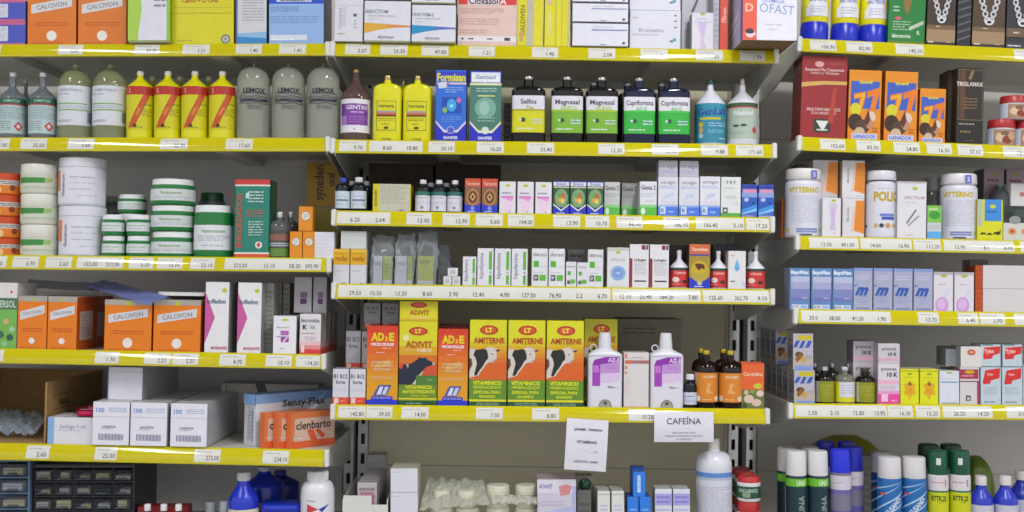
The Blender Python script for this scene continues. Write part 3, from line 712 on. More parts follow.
# plastic film things
def film_sheet(name, lab, cat, pts, nx, ny, amp, mat, seed=1, freq=26, group=None, thick=.0004, both=False):
    """a crumpled sheet stretched over a four-sided patch of space, pts = corners as world points"""
    from mathutils import noise
    A, B, C, D_ = pts
    mb = MB(); vs = []
    Nn = (B-A).cross(D_-A).normalized()
    for j in range(ny+1):
        for i in range(nx+1):
            u, v = i/nx, j/ny
            p = A*(1-u)*(1-v)+B*u*(1-v)+C*u*v+D_*(1-u)*v
            k = noise.noise(Vector((u*freq*.25+seed*7, v*freq*.2, seed)))*1.0 + .5*noise.noise(Vector((u*freq*.6, v*freq*.6+seed, seed*3)))
            p = p+Nn*amp*k
            vs.append(p)
    fs = [(j*(nx+1)+i, j*(nx+1)+i+1, (j+1)*(nx+1)+i+1, (j+1)*(nx+1)+i) for j in range(ny) for i in range(nx)]
    c = sum(vs, Vector())/len(vs)
    lo = min(v.z for v in vs)
    c.z = lo
    mb.add([v-c for v in vs], fs, mat)
    o = mb.build(name, smooth=True, sharp=180); o.location = c
    md = o.modifiers.new('thickness', 'SOLIDIFY'); md.thickness = thick
    tag(o, lab, cat, group); return o
FB = M('7f8cd0', 'filmw'); FC = M('d8dce0', 'film'); FD = M('b4c0cc', 'filmw')
film_sheet('plastic_bag', 'crumpled translucent blue plastic bag draped over the wide orange carton', 'plastic bag', [P(84, 284.5, .05), P(148, 305, -.022), P(168, 296, -.012), P(104, 280, .13)], 30, 14, .003, FB, 3, 30, thick=.0012)
film_sheet('plastic_bag', 'dark folded plastic bag lying along the orange cartons with side panels', 'plastic bag', [P(20, 287, .12), P(99, 291, .06), P(104, 284, .10), P(30, 279, .16)], 20, 10, .003, M('6a6a80', 'film'), 5, 22, thick=.0012)

# ------------------------------------------------------------------ lancet carton shelf
def open_box(W, H, D):
    mb = MB(); t = .004; k = M('9a7a4c', 'kraft')
    mb.box(-W/2, W/2, -D/2, D/2, 0, t, k)
    mb.box(-W/2, -W/2+t, -D/2, D/2, t, H, k); mb.box(W/2-t, W/2, -D/2, D/2, t, H, k)
    mb.box(-W/2+t, W/2-t, D/2-t, D/2, t, H, k)
    f = lambda u, v, l: (W/2+l, -D/2+u*D, v*H); f.W = D; f.H = H; f.curved = False
    draw(mb, f, [('t', 'FRAGIL', .3, .62, .10, '2f2618', .4), ('r', .1, .52, .5, .53, '2f2618'), ('l', .1, .3, .45, .45, 3, '4a3c22'), ('r', .1, .75, .5, .76, '2f2618')], 'kraft')
    return mb.build('cardboard_box')
bxr = spread('L5', [(-70, 47)], 381, 'open brown cardboard box holding a clear plastic bundle', 'cardboard box', None, .01, .30, None, 0, open_box)
film_sheet('plastic_bag', 'crinkled clear plastic bundle lying in the open cardboard box', 'plastic bag', [P(-30, 432, .04), P(36, 433, .04), P(50, 415, .16), P(-8, 408, .16)], 30, 18, .014, FD, 8, 46, thick=.002)
wb = cartons('L5', [(48, 93)], 417.5, 'white carton with blue edge beside the open cardboard box', [('r', 0, 0, .14, 1, '88b0e0'), ('t', 'Jeringa 3 ml', .55, .68, .14, 'a8acb8', .7), ('l', .25, .5, .85, .56, 1, 'b8bcc8')], c='dddce4', side='c8c8d0', d=.08)
def packet(W, H, D):
    mb = MB()
    mb.loft([(0, .9), (.15, .98), (.5, 1), (.85, .98), (1, .9)], W, D, H, M('c42c58', 'foil'), n=5, seg=32)
    f = flat(W, H, -D/2-.0006)
    f = lambda u, v, l: (-W/2+u*W, -D/2+v*D, H+l*0+.0003); f.W = W; f.H = D; f.curved = False
    draw(mb, f, [('r', .12, .1, .85, .2, 'e0b8c4'), ('e', .5, .5, .12, .3, 'e05078')], 'card', l0=.0003)
    return mb.build('red_packet', smooth=True)
spread('L5', [(67, 97)], 411, 'shiny crimson packet lying on the white carton with blue edge', 'packet', None, .012, .10, wb[0], 24, packet, H=.014)
lan = [('r', 0, .655, 1, .665, 'bab8c4'), ('t', '100', .20, .81, .105, '6f94cc', .4), ('l', .42, .76, .93, .88, 3, 'a8b8d8'), ('t', 'LANCETAS', .45, .43, .045, '4a4854', .55), ('l', .25, .36, .7, .40, 1, 'a8a6b4')] + \
      [('r', .17+i*.031, .12, .17+i*.031+(.010 if i % 3 else .020), .27, '8482a0') for i in range(22)]
lan_t = [('l', .2, .15, .45, .3, 1, '8494b8')]
lc = cartons('L5', [(93.5, 129), (131, 167), (169.5, 208.5)], 402, 'long white lancet carton with blue print and barcode', lan, c='e6e4ee', side='b4b2b6', top='c4c4c4', d=.26, s=-.008, group='white lancet cartons', art_t=lan_t,
             art_r=[('l', .1, .5, .4, .75, 3, '9aa4c0'), ('r', .05, .3, .06, .8, '9a98a0'), ('l', .55, .35, .8, .5, 2, '9aa4c0')])
cartons('L5', [(108, 142.5)], 367, 'plain long white carton laid on top of the lancet cartons', [('r', 0, .84, 1, .855, 'b4b2bc'), ('r', 0, 0, .03, 1, '7a62a8')], c='dddbe6', side='a8a6a4', d=.24, s=.03, on=lc[0])
cartons('L5', [(221, 318)], 384, 'flat grey carton with two black arrows lying far back', [('p', [(.35, 1), (.45, 1), (.52, .6), (.42, .6)], '2a2a30'), ('r', .05, .6, .06, 1, '4a4a50'), ('r', .02, .58, .9, .59, '8a8884')], c='a8a49c', d=.06, s=.24, H=None)
sf = [('r', 0, .80, 1, 1, '86aede'), ('t', 'Sensy-Flex', .58, .70, .13, '4a4e5c', .62), ('l', .3, .3, .9, .5, 2, 'c8c8d0')]
cl = [('r', 0, 0, 1, .20, 'e0622c'), ('r', 0, .84, 1, 1, 'e07a44'), ('r', 0, .2, .07, .84, 'e07a44'), ('t', 'clenbarto', .50, .64, .22, '3a2c2c', .80), ('p', [(.35, .50), (.50, .50), (.58, .2), (.44, .2)], 'e0582a'), ('p', [(.52, .50), (.62, .50), (.78, .3), (.70, .22)], 'e0582a'), ('e', .14, .32, .07, None, '2a2626'), ('t', 'a', .14, .32, .09, 'e4dcd8')]

def carton_corner(key, px, Y0, W, H, D, yaw, lab, art, c, group=None, **kw):
    """a carton standing turned, its near left edge at a photo position"""
    X = P(px, 300, Y0).x; a = math.radians(yaw)
    r = cartons(key, [(px, px+10)], 300, lab, art, c=c, d=D, H=H, group=group, **kw)[0]
    me = r.o.data; k = W/(P(px+10, 280, kw.get('s', .004)).x-P(px, 280, kw.get('s', .004)).x)
    for v in me.vertices: v.co.x *= k
    cx = X+math.cos(a)*W/2-math.sin(a)*D/2; cy = Y0+math.sin(a)*W/2+math.cos(a)*D/2
    bz, th = base_of(key, None, cx)
    r.o.location = (cx, cy, bz); r.o.rotation_euler = orient(th, a)
    return r
sf = [('r', 0, .82, 1, 1, '86aede'), ('t', 'Sensy-Flex', .60, .80, .13, '3a3e50', .55, 0, .03), ('l', .3, .2, .9, .4, 2, 'c8c8d0')]
carton_corner('L5', 258, .034, .203, .107, .042, 47, 'slim white carton with blue top leaning across behind the orange-red cartons', sf, 'e0dee4', side='d8d6dc', top='7aa2d0',
    art_l=[('r', 0, .80, 1, 1, '86aede'), ('r', .4, .1, .8, .75, 'b8c4c8'), ('l', .45, .15, .75, .7, 8, '94a4ac')])
for i, px in enumerate((267.5, 281, 294)):
    carton_corner('L5', px, .008, .113, .0735, .0185, 48, 'orange-red carton with black lettering, ' + ['rearmost of three overlapping', 'middle of three overlapping', 'front one of three overlapping'][i], cl, 'dcb8a4', 'orange-red overlapping cartons', side='e07038', top='e07c48')
# ================================================================== lowest shelf, bay of bottles: organizers and loose bottles
def organizer(x0, x1, y0, y1, cols, rows, body, drw, lab, Y=.05, D=.14, seed=1):
    a = P(x0, y0, Y); b = P(x1, y1, Y); W = b.x-a.x
    bz, th = base_of('L6', None, (a.x+b.x)/2); H = a.z-bz
    root = empty('drawer_organizer'); root.location = ((a.x+b.x)/2, Y+D/2, bz); root.rotation_euler = (0, th, 0)
    tag(root, lab, 'drawer organizer')
    mb = MB(); m = M(body, 'plas'); t = .004
    mb.box(-W/2, -W/2+t, -D/2, D/2, 0, H, m); mb.box(W/2-t, W/2, -D/2, D/2, 0, H, m)
    mb.box(-W/2+t, W/2-t, -D/2, D/2, 0, t, m); mb.box(-W/2+t, W/2-t, -D/2, D/2, H-t*1.6, H, m); mb.box(-W/2+t, W/2-t, D/2-t, D/2, t, H-t*1.6, m)
    cw = (W-2*t)/cols; rh = (H-t*2.6)/rows
    for i in range(1, cols): mb.box(-W/2+t+cw*i-.001, -W/2+t+cw*i+.001, -D/2+.001, D/2-t, t, H-t*1.6, m)
    for j in range(1, rows): mb.box(-W/2+t, W/2-t, -D/2, D/2-t, t+rh*j-.0015, t+rh*j+.0015, m)
    mb.build('housing', root)
    R = random.Random(seed)
    for j in range(rows):
        for i in range(cols):
            xa = -W/2+t+cw*i+.002; xb = xa+cw-.004; za = t+rh*j+.003; zb = za+rh-.007
            d = MB(); cm = M(drw, 'film'); dy = -D/2-.001
            d.box(xa, xb, dy, dy+.0018, za, zb, cm)
            d.box(xa, xa+.0012, dy+.0018, D/2-.02, za, zb-.002, cm); d.box(xb-.0012, xb, dy+.0018, D/2-.02, za, zb-.002, cm)
            d.box(xa+.0012, xb-.0012, dy+.0018, D/2-.02, za, za+.0012, cm)
            f = flat(xb-xa, zb-za, dy, xa, za)
            o = []
            o.append(('r', .06, .10, .94, .16, '565a62')); o.append(('r', .06, .46, .94, .50, '4c5058'))
            draw(d, f, o, 'plas')
            dr = d.build('drawer', root)
            h = MB(); h.box((xa+xb)/2-.010, (xa+xb)/2+.010, dy-.006, dy-.0003, za+.003, za+.007, M('4a4e58', 'plas'), ch=.001); h.build('handle', dr)
            # cardboard slips and small packets kept in the drawer
            k = R.random()
            if k < .85:
                c = R.choice(['e8dca4', 'ece6cc', 'e8dca8', 'e0e0e0', 'd8d4bc'])
                w_ = (xb-xa)*R.uniform(.45, .85); x_ = xa+.003+R.random()*max(.001, (xb-xa)-w_-.006)
                q = MB(); q.box(x_, x_+w_, dy+.004, dy+.03, za+.0016, za+.0016+(zb-za)*R.uniform(.35, .72), M(c, 'paper'))
                q.build('contents', dr)
    return root
organizer(-60, 29, 458, 548, 3, 5, '56708c', '6c7886', 'grey-blue drawer organizer cut by the frame edge', Y=.03, seed=4)
organizer(33, 134, 464, 548, 5, 5, '1e1f26', '50545e', 'black drawer organizer with five columns of clear drawers', Y=.04, seed=11)
DK = shoulder(.7, .85, .34, .92, 'round')
bottles('L6', [(143, 153.5), (159, 170), (174, 184.5)], 504, 'small vial with white cap showing over the frame edge', ('6a2020', 'glass'), shoulder(.66, .82, .4, .9), (.84, 1, .62, 'e6e4e6'), (.1, .6, .45, 'd8c8c8', dots('8a6a70')), s=.01, name='vial', cat='vial', group='small white-capped vials at the frame edge')
cartons('L6', [(138, 187)], 507, 'dark red carton standing behind the white-capped vials', [('l', .1, .3, .9, .9, 6, 'a83838')], c='8a1e22', d=.04, s=.045)
bv = bottles('L6', [(230.5, 259.5)], 472, 'blue bottle with white cap and pale label', ('2036c0', 'plas'), shoulder(.60, .88, .40, .92, 'ogee'), (.885, 1, .44, 'd2d2d6'), (.06, .50, .46, 'd8c8a8', [('r', 0, .84, 1, 1, 'e0d8b8'), ('l', .1, .2, .9, .7, 6, '8a8878')]), ribs=True)
bottles('L6', [(246, 285)], 466, 'larger blue bottle with grey cap, behind the blue capped bottle', ('182a9c', 'plas'), shoulder(.70, .92, .30, .94, 'ogee'), (.93, 1, .34, 'b4b6bc'), (.1, .5, .46, 'a89878', dots('5a5a6a')), s=.09)
bottles('L6', [(262, 300)], 470, 'dark blue bottle deep in shade beside the joint', ('14228a', 'plas'), shoulder(.74, .92, .30, .95, 'ogee'), (.94, 1, .32, '1c2c90'), None, s=.185)
bottles('L6', [(263, 304)], 502, 'squat blue plastic tub standing before the dark blue bottle', ('1a2ea6', 'plas'), [(0, .92, 4, .72), (.05, .97, 4, .76), (.9, 1, 4, .8)], (.9, 1, 1.0, '1f38c4', 'plas', .97), None, s=.02, n=4, dr=.8, name='tub', cat='tub', capname='lid')
bottles('L6', [(220, 231)], 501, 'small grey tub stack item beside the blue capped bottle', ('8a909c', 'plas'), JP(.7), (.72, 1, .98, 'a0a6b0'), None, s=.03, name='tub', cat='tub')
cm = [('p', [(.30, .80), (.30, .58), (.55, .69)], 'd03848'), ('p', [(.55, .69), (.80, .80), (.62, .62)], '2a3aa0'), ('p', [(.28, .86), (.5, .86), (.48, .88), (.3, .88)], '8a8a9a'), ('l', .5, .5, .9, .56, 1, '8a90c0'), ('l', .2, .1, .9, .4, 5, 'a8a8b8')]
bottles('L6', [(302.5, 335.5)], 470.5, 'white bottle with wide cap and small red and blue mark', ('e2e2e6', 'plas'), shoulder(.70, .86, .60, .89, 'round'), (.865, 1, .62, 'e4e2e4'), (.08, .70, .45, 'e2e2e6', cm), s=.0, ribs=True)
bottles('L6', [(206, 217)], 501.5, 'small grey tub stacked item next to the small vials', ('7c828c', 'plas'), JP(.7), (.72, 1, .98, '9aa0a8'), None, s=.05, name='tub', cat='tub')

# ================================================================== middle bay, top shelf
cartons('C1', [(335, 363.5)], -8, 'white carton with columns of grey print at the rack joint', [('l', .15, .25, .28, .68, 9, '9a9aa4'), ('l', .3, .3, .42, .7, 8, 'b4b8c4'), ('r', .66, .50, .78, .56, '5a5e70'), ('l', .7, .25, .8, .45, 3, '9a9aa4'), ('l', .12, .12, .5, .18, 1, '9aa070'), ('r', .0, .72, 1, .73, 'c4c4cc')], c='dadae2', side='c0c0c8', d=.09, s=-.012)
def wv_art(c1, c2, t1): return [wave(c1, c2)[0], wave(c1, c2)[1], ('t', t1, .26, .74, .085, '8a8c9c', .5), ('l', .08, .60, .82, .66, 1, 'b0b2bc'), ('l', .08, .53, .4, .57, 1, 'b8bac4'), ('t', 'elysonan', .47, .12, .08, '8a8ca0', .4), ('r', 0, 0, 1, .025, '9a9c58')]
a = cartons('C1', [(364.5, 411)], 1, 'white carton with orange wave, lower of the pair', wv_art('dca83c', 'e08a50', 'ABUCTOM'), s=-.014, c='dcdce6', side='b8b8c0', d=.09, top='d8d4bc')
cartons('C1', [(364.5, 411)], -38, 'white carton with orange wave, upper of the pair', wv_art('dca83c', 'e08a50', 'ABUCTOM'), s=-.014, c='dcdce6', side='b8b8c0', d=.09, on=a[0])
a = cartons('C1', [(412, 456)], 5, 'white carton with blue wave, lower of the pair', wv_art('2a8ec4', '5a6cc0', 'UNICTOM-Z'), s=-.014, c='dcdce6', side='b8b8c0', d=.09, top='d8d4bc')
cartons('C1', [(412, 456)], -32, 'white carton with blue wave, upper of the pair', wv_art('2a8ec4', '5a6cc0', 'UNICTOM-Z'), s=-.014, c='dcdce6', side='b8b8c0', d=.09, on=a[0])
cartons('C1', [(458.5, 517)], -16, 'pale pink carton with red corner squares and white heading', [('r', 0, .67, .16, 1, 'dc4038'), ('r', .16, .67, .82, 1, 'e4dce0'), ('r', .70, .67, 1, 1, 'd83a3a'), ('t', 'Cloxasol', .43, .73, .10, '3a3440', .5), ('t', 'A', .77, .73, .1, 'f0e8e8', .2), ('l', .03, .52, .8, .62, 3, 'c8a09a'), ('l', .03, .34, .7, .46, 3, 'cca8a2'), ('l', .03, .20, .5, .28, 2, 'cca8a2'), ('r', 0, .08, 1, .17, 'e6dfe2'), ('e', .08, .125, .02, None, '3a3440'), ('l', .18, .10, .3, .15, 1, '3a3440'), ('l', .5, .10, .64, .15, 1, '5a5460'), ('r', .8, .10, .9, .15, '4a4450')], c='e2c2ba', side='c89a90', d=.09)
yv = [('t', 'XALDIVEN', .2, .45, .18, '8a7a10', .7, 90), ('r', .36, 0, .64, 1, 'bdb8a4'), ('r', .08, .1, .24, .28, 'c8a060'), ('r', 0, 0, 1, .03, '9a8a10'), ('e', .44, .9, .08, None, 'e8e4dc')]
cartons('C1', [(518, 543.5)], -12, 'yellow carton with grey vertical band beside the pale pink carton', yv, c='dcd218', side='b4a810', d=.08)
yv2 = [('r', .08, .72, .30, .95, 'd8b490'), ('t', 'KALDIVEN', .2, .40, .14, 'e8dca0', .55, 90), ('r', .44, 0, .50, 1, 'c4b814'), ('r', .70, 0, .74, 1, 'c8bc20'), ('r', 0, 0, 1, .03, '9a8a10')]
cartons('C1', [(545, 569)], -12, 'yellow carton with thin vertical stripes next to the stacked white cartons', yv2, c='dcd420', side='b4a810', d=.08)
ws = [('r', .34, .68, .98, .74, '8088b4'), ('l', .36, .80, .85, .88, 1, 'b8b8c8'), ('e', .92, .14, .025, None, '3a4a6a'), ('l', .5, .03, .66, .1, 1, '5a6a80'), ('r', 0, 0, 1, .02, 'b8b8c0')]
prev = None
for y, l_ in ((23.5, 'flat white carton with thin blue rule, lowest of the stack'), (3.5, 'flat white carton with thin blue rule, second from the bottom'), (-17, 'flat white carton with thin blue rule, topmost of the stack')):
    prev = cartons('C1', [(572.5, 628.5)], y, l_+' beside yellow cartons' if 'second' in l_ else l_+', beside the yellow cartons', ws, c='dfdfea', side='b8b8c0', d=.09, on=prev, s=-.008, group='flat white cartons with blue rules')[0]
bm = [('t', 'Bromexina', .42, .50, .10, 'a8a4b0', .72), ('l', .04, .34, .7, .42, 1, 'bcbac8'), ('l', .04, .78, .2, .84, 1, 'b4b2bc'), ('e', .88, .26, .035, None, '5aa0a8'), ('e', .82, .22, .04, .03, '3a8a90'), ('r', .87, .56, .92, .59, '4a4a50'), ('r', .87, .72, .92, .75, '4a4a50'), ('r', .87, .86, .92, .89, '4a4a50')]
a = cartons('C1', [(630, 681)], 10.5, 'white carton with faint lettering and teal mark, lower one', bm, c='dcdce8', side='b4b4bc', d=.09)
cartons('C1', [(630, 681)], -26, 'white carton with faint lettering and teal mark, upper one', bm, c='dcdce8', side='b4b4bc', d=.09, on=a[0])
cartons('C1', [(682, 712)], -14, 'grey-white carton with dark curved stroke behind the small lilac marked carton', [('p', [(.3, .62), (.62, .95), (.7, .95), (.38, .6)], '5a5a5a'), ('l', .1, .3, .9, .5, 2, 'b4b4bc')], c='c4c4cc', side='a8a8b0', d=.06, s=.05)
cartons('C1', [(692, 713.5)], 12.5, 'small white carton with lilac figure and green-yellow tab', [('p', [(.28, .74), (.72, .74), (.55, .3), (.7, .05), (.4, .05), (.45, .3)], 'd4c0e4'), ('r', .1, .74, .9, .76, 'c8b8d8'), ('l', .2, .8, .8, .86, 1, 'c4b8cc'), ('e', .5, .96, .12, .035, 'a8b818')], c='e2dfe8', side='b0b0b8', d=.035)
cartons('C1', [(713.5, 719.5)], -16, 'narrow grey carton between the small lilac marked and the red carton', [('l', .1, .1, .9, .9, 10, 'a4a4b4')], c='b4b4c2', side='a0a0a8', d=.08)
cartons('C1', [(720, 728.5)], -14, 'narrow red carton standing on edge with white script', [('t', 'Difluxin', .55, .55, .4, 'f0c8c0', .5, 90), ('r', 0, 0, .12, 1, 'c04028'), ('p', [(.2, .5), (.8, .62), (.8, .56), (.2, .44)], 'e89080')], c='dc4a34', side='b83820', d=.08)
of = [('r', 0, 0, .26, 1, 'e0583c'), ('t', 'D', .12, .56, .14, 'e8b8ac', .2), ('e', .14, .12, .085, None, 'e4c8d4'), ('e', .13, .15, .08, .05, '3a2c38'), ('r', .08, .085, .24, .11, 'dcc8dc'), ('t', 'QUIMICA', .56, .68, .07, '9aa8dc', .5, -4), ('t', 'OFAST', .63, .54, .17, '8094d4', .64, -5, -.01), ('l', .42, .25, .82, .29, 1, 'c4c4d4'), ('l', .48, .17, .7, .21, 1, 'c8c8d4')]
r_ = cartons('C1', [(743, 797.5)], -18, 'big white carton with orange-red band jutting out over the rail', of, c='e0dfe8', side='b4b8dc', d=.19, s=-.085, art_l=[('r', .90, 0, 1, 1, '4450a8'), ('p', [(.1, .3), (.8, .6), (.8, .5), (.1, .2)], 'd8dcf0'), ('p', [(.1, .1), (.8, .4), (.8, .34), (.1, .04)], 'd8dcf0')])
mb = MB(); hh = r_[0]
# unprinted grey-brown underside of the overhanging carton
W = P(797.5, 0, -.085).x-P(743, 0, -.085).x
mb.box(-W/2+.001, W/2-.001, -.19/2+.001, .19/2-.001, -.0002, -.00005, M('8a7250', 'kraft')); o = mb.build('bottom_flap', hh.o); o['label'] = 'brown board underside'

# ------------------------------------------------------------------ middle bay, dark bottles
pl = [('r', .12, .22, .84, .86, '7a3c9c'), ('r', .12, .22, .30, .5, 'a878c0'), ('t', 'GENTAX', .56, .75, .12, 'e4dcec', .62), ('l', .4, .55, .8, .66, 1, 'c0a0d0'), ('l', .35, .28, .8, .5, 3, '9a68b4'), ('e', .5, .1, .02, None, 'a87a30'), ('r', .12, .50, .22, .86, '5a2c80')]
bottles('C2', [(342, 371.5)], 69, 'bottle with clear neck, gold cap and purple square label', ('8c6c68', 'clear'), shoulder(.60, .86, .24, .94, 'ogee', r0=.95), (.945, 1, .25, 'b89c5c', 'foil'), (.115, .565, .46, 'e2dfe8', pl))
jg = [('r', .09, .06, .89, .90, '3c3a10'), ('r', .11, .075, .87, .885, 'd8d20a'), ('t', 'Ivermecta', .49, .76, .10, '3a3a10', .62), ('r', .11, .56, .87, .62, '9c9c98'), ('r', .11, .50, .87, .56, 'c86040'), ('r', .11, .455, .87, .50, '4c2a18'), ('l', .16, .32, .82, .42, 2, '8a8410'), ('l', .3, .2, .7, .28, 1, 'a09a14'), ('e', .49, .135, .10, .04, '4a4810')]
bottles('C2', [(373.5, 403), (404, 432.5)], 76, 'flat-sided yellow jug with framed drawing and gold cap', ('e0da0a', 'plas'), shoulder(.78, .88, .24, .93, 'round', n=3.2, dr=.55, r0=.95), (.925, 1, .24, 'b8a468', 'foil'), (.13, .66, .45, 'dcd60a', jg), n=3.2, dr=.55, group='yellow jugs with framed labels',
        lab2=(.015, .055, .22, 'dcd60a', [('t', 'TORNEL', .5, .5, .7, '4a4810', .9)]), seg=36)
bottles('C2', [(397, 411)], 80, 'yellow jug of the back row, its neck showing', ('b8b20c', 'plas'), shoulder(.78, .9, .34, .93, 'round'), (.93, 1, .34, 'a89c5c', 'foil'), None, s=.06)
fo_ = [('r', 0, .86, 1, .98, '2f3cc4'), ('t', 'Formisan', .5, .90, .105, 'dcd410', .94, 0, .04), ('r', 0, .80, 1, .825, 'b884b8'), ('r', .45, .80, 1, .825, 'e0c8c8'), ('p', [(.06, .82), (.34, .84), (.36, .75), (.10, .74)], 'd4d4e8'), ('l', .3, .68, .9, .77, 3, '8fb0e8'), ('r', .2, .40, .85, .62, '1c4ab0'), ('e', .52, .51, .16, .09, '40a0dc'), ('e', .52, .50, .06, None, '8ce0f0'), ('e', .30, .44, .08, .04, '8ab860'), ('e', .76, .58, .08, .04, 'c070b0'), ('l', .2, .27, .85, .36, 3, '6c98dc'),
       ('p', [(0, .30), (.28, .17), (.50, .15), (.72, .17), (1, .30), (1, .26), (.72, .13), (.28, .13), (0, .26)], 'd4c8e0'), ('p', [(0, .26), (.28, .13), (.72, .13), (1, .26), (1, 0), (0, 0)], '1c28b8'), ('e', .5, .165, .13, None, 'a0a8dc'), ('e', .5, .165, .10, None, '4a58c0'), ('t', 'SANFER', .5, .06, .04, 'e8ecf8', .55)]
ge_ = [('r', 0, .0, 1, .82, '467a6c'), ('r', 0, .80, 1, .83, 'e4e4b0'), ('r', .04, .84, .96, .98, 'dfe2ea'), ('t', 'Complesan', .5, .90, .09, 'f2f4f8', .9, 0, .03), ('t', 'Gentasol', .5, .915, .055, '6a80a8', .8), ('l', .2, .70, .85, .77, 2, 'a8c8c0'), ('r', .25, .64, .8, .66, 'd0d080'), ('e', .5, .48, .34, .15, '78a898'), ('e', .46, .48, .16, .10, '98c0b4'), ('l', .25, .28, .8, .36, 2, '8cb8a8'),
       ('p', [(0, .30), (.28, .17), (.50, .15), (.72, .17), (1, .30), (1, .26), (.72, .13), (.28, .13), (0, .26)], 'dcdcb8'), ('p', [(0, .26), (.28, .13), (.72, .13), (1, .26), (1, 0), (0, 0)], '1c28b8'), ('e', .5, .165, .12, None, 'd4d8c8'), ('t', 'SANFER', .5, .06, .04, 'e8ecf8', .5)]
cartons('C2', [(436.5, 467)], 70, 'bright blue carton with yellow heading among the bottles', fo_, c='2a6cd4', side='2030a0', d=.05)
cartons('C2', [(470.5, 502)], 71, 'green and blue carton with white heading among the bottles', ge_, c='2a3cc0', side='1c2a5a', d=.05)
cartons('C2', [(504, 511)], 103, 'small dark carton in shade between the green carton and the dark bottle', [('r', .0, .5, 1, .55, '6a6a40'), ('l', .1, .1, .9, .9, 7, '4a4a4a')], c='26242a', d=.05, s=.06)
DG = dict(body=('15100f', 'glass'), prof=shoulder(.76, .85, .29, .955, 'round', n=5, dr=.6, r0=.96), cap=(.948, 1, .29, 'b4b4b4', 'foil'), n=5, dr=.6, seg=40)
def dg(t, c, c2, sm=''):
    return [('r', 0, 0, 1, .63, c), ('t', t, .5, .84, .13, '4a4450', .86), ('t', sm, .55, .68, .09, c2, .6), ('r', 0, .58, 1, .63, c2), ('e', .34, .34, .07, None, '2a4a30'), ('e', .25, .34, .04, None, 'd8e0d8'), ('l', .6, .22, .92, .38, 2, 'c4d0e4'), ('l', .15, .06, .85, .14, 1, 'd8e4d8')]
L0 = (.155, .70, .5)
bottles('C2', [(512, 546)], 77, 'dark flat bottle with white and yellow label', lab=(*L0, 'dcd8e2', dg('Selfos', 'd0cc10', 'a8a418', 'Plus')), **DG)
bottles('C2', [(551, 584), (585.5, 618.5)], 77.5, 'dark flat bottle with white and pale green label', lab=(*L0, 'dcd8e2', dg('Magnesal', '78b030', 'a0c030', 'NUEVO')), group='dark bottles with pale green labels', **DG)
DG2 = dict(DG); DG2['body'] = ('151c38', 'glass')
bottles('C2', [(622.5, 656), (657.5, 690)], 78.5, 'dark bluish flat bottle with white and vivid green label', lab=(*L0, 'e0dce4', dg('Cupriformina', '2fae3c', '40c040', 'AD-E')), group='dark bottles with vivid green labels', **DG2)
bottles('C2', [(582, 606), (616, 640), (650, 674)], 82, 'dark bottle neck in the back row behind the green labelled bottles', ('141010', 'glass'), shoulder(.7, .84, .32, .95, 'round'), (.94, 1, .34, 'a4a4a8', 'foil'), None, s=.07, group='dark bottles in the back row')
gn = [('r', 0, .60, 1, 1, '2b8ca4'), ('t', 'GenLab', .55, .80, .17, '2020a0', .72, 4, .02), ('r', .25, .58, .75, .64, 'c0b820'), ('e', .28, .46, .06, None, 'd8b040'), ('e', .28, .32, .06, None, 'c8a860'), ('e', .28, .18, .06, None, 'a8c0c8'), ('l', .45, .4, .9, .52, 2, 'a0c8dc'), ('l', .45, .24, .85, .34, 2, '88c0d8'), ('l', .7, .08, .95, .14, 1, 'b8d8e0')]
NB = shoulder(.62, .86, .20, .96, 'cone', r0=.94)
bottles('C2', [(695.5, 726)], 80, 'teal bottle with white conical top and blue lettering', ('dcdce8', 'plas'), NB, (.93, 1, .30, '1c4434', 'plas', .9), (.035, .62, .46, '2f86a0', gn), s=.004)
nu = [('r', 0, .90, 1, 1, '2a5a34'), ('r', 0, .86, 1, .90, 'b03a3a'), ('t', 'Nutriol', .55, .72, .13, 'e6e6ea', .7), ('l', .35, .56, .85, .64, 1, 'a8b4a4'), ('e', .38, .36, .07, .035, '2f4a34'), ('e', .55, .37, .07, .035, '2f4a34'), ('p', [(.74, .24), (.82, .12), (.90, .24), (.82, .36)], 'b84848'), ('l', .2, .12, .6, .2, 2, '9aa89a')]
bottles('C2', [(727.5, 758)], 79, 'white bottle with nozzle and grey-green label, end of the row', ('dddde6', 'plas'), shoulder(.62, .82, .20, .90, 'cone', r0=.94), (.88, 1, .17, 'c8bcb8', 'lid', .8), (.10, .62, .46, 'aebcae', nu))
bottles('C2', [(728, 747)], 84, 'pale bottle neck behind the bottle with nozzle', ('b8b0ac', 'plas'), shoulder(.62, .86, .32, .92, 'cone'), (.9, 1, .3, 'a8a09c', 'lid', .85), None, s=.085)

# ------------------------------------------------------------------ middle bay, third shelf
VB = dict(prof=shoulder(.70, .83, .40, .9, 'round', r0=.95), name='vial', cat='vial')
vl = [('r', .2, .42, .8, .52, '5a7898'), ('l', .2, .65, .8, .75, 1, '9ab0c4'), ('l', .2, .15, .8, .3, 2, 'b0bcc8')]
bottles('C3', [(335.8, 350.5)], 178, 'small dark vial with blue-rimmed cap at the rack joint', ('10161a', 'glass'), cap=(.87, 1, .5, '3a44a4'), lab=(.10, .60, .46, 'c8d2dc', vl), **VB)
bottles('C3', [(351.3, 366.8)], 177.5, 'small dark vial with white cap next to the blue-capped vial', ('10161a', 'glass'), cap=(.86, 1, .52, 'd4d2d8'), lab=(.10, .60, .46, 'c8d2dc', vl), **VB)
bottles('C3', [(346, 358), (361, 372)], 181, 'small dark vial in the back row at the rack joint', ('10161a', 'glass'), cap=(.87, 1, .5, '9a9ca8'), s=.045, group='dark vials in the back row', **VB)
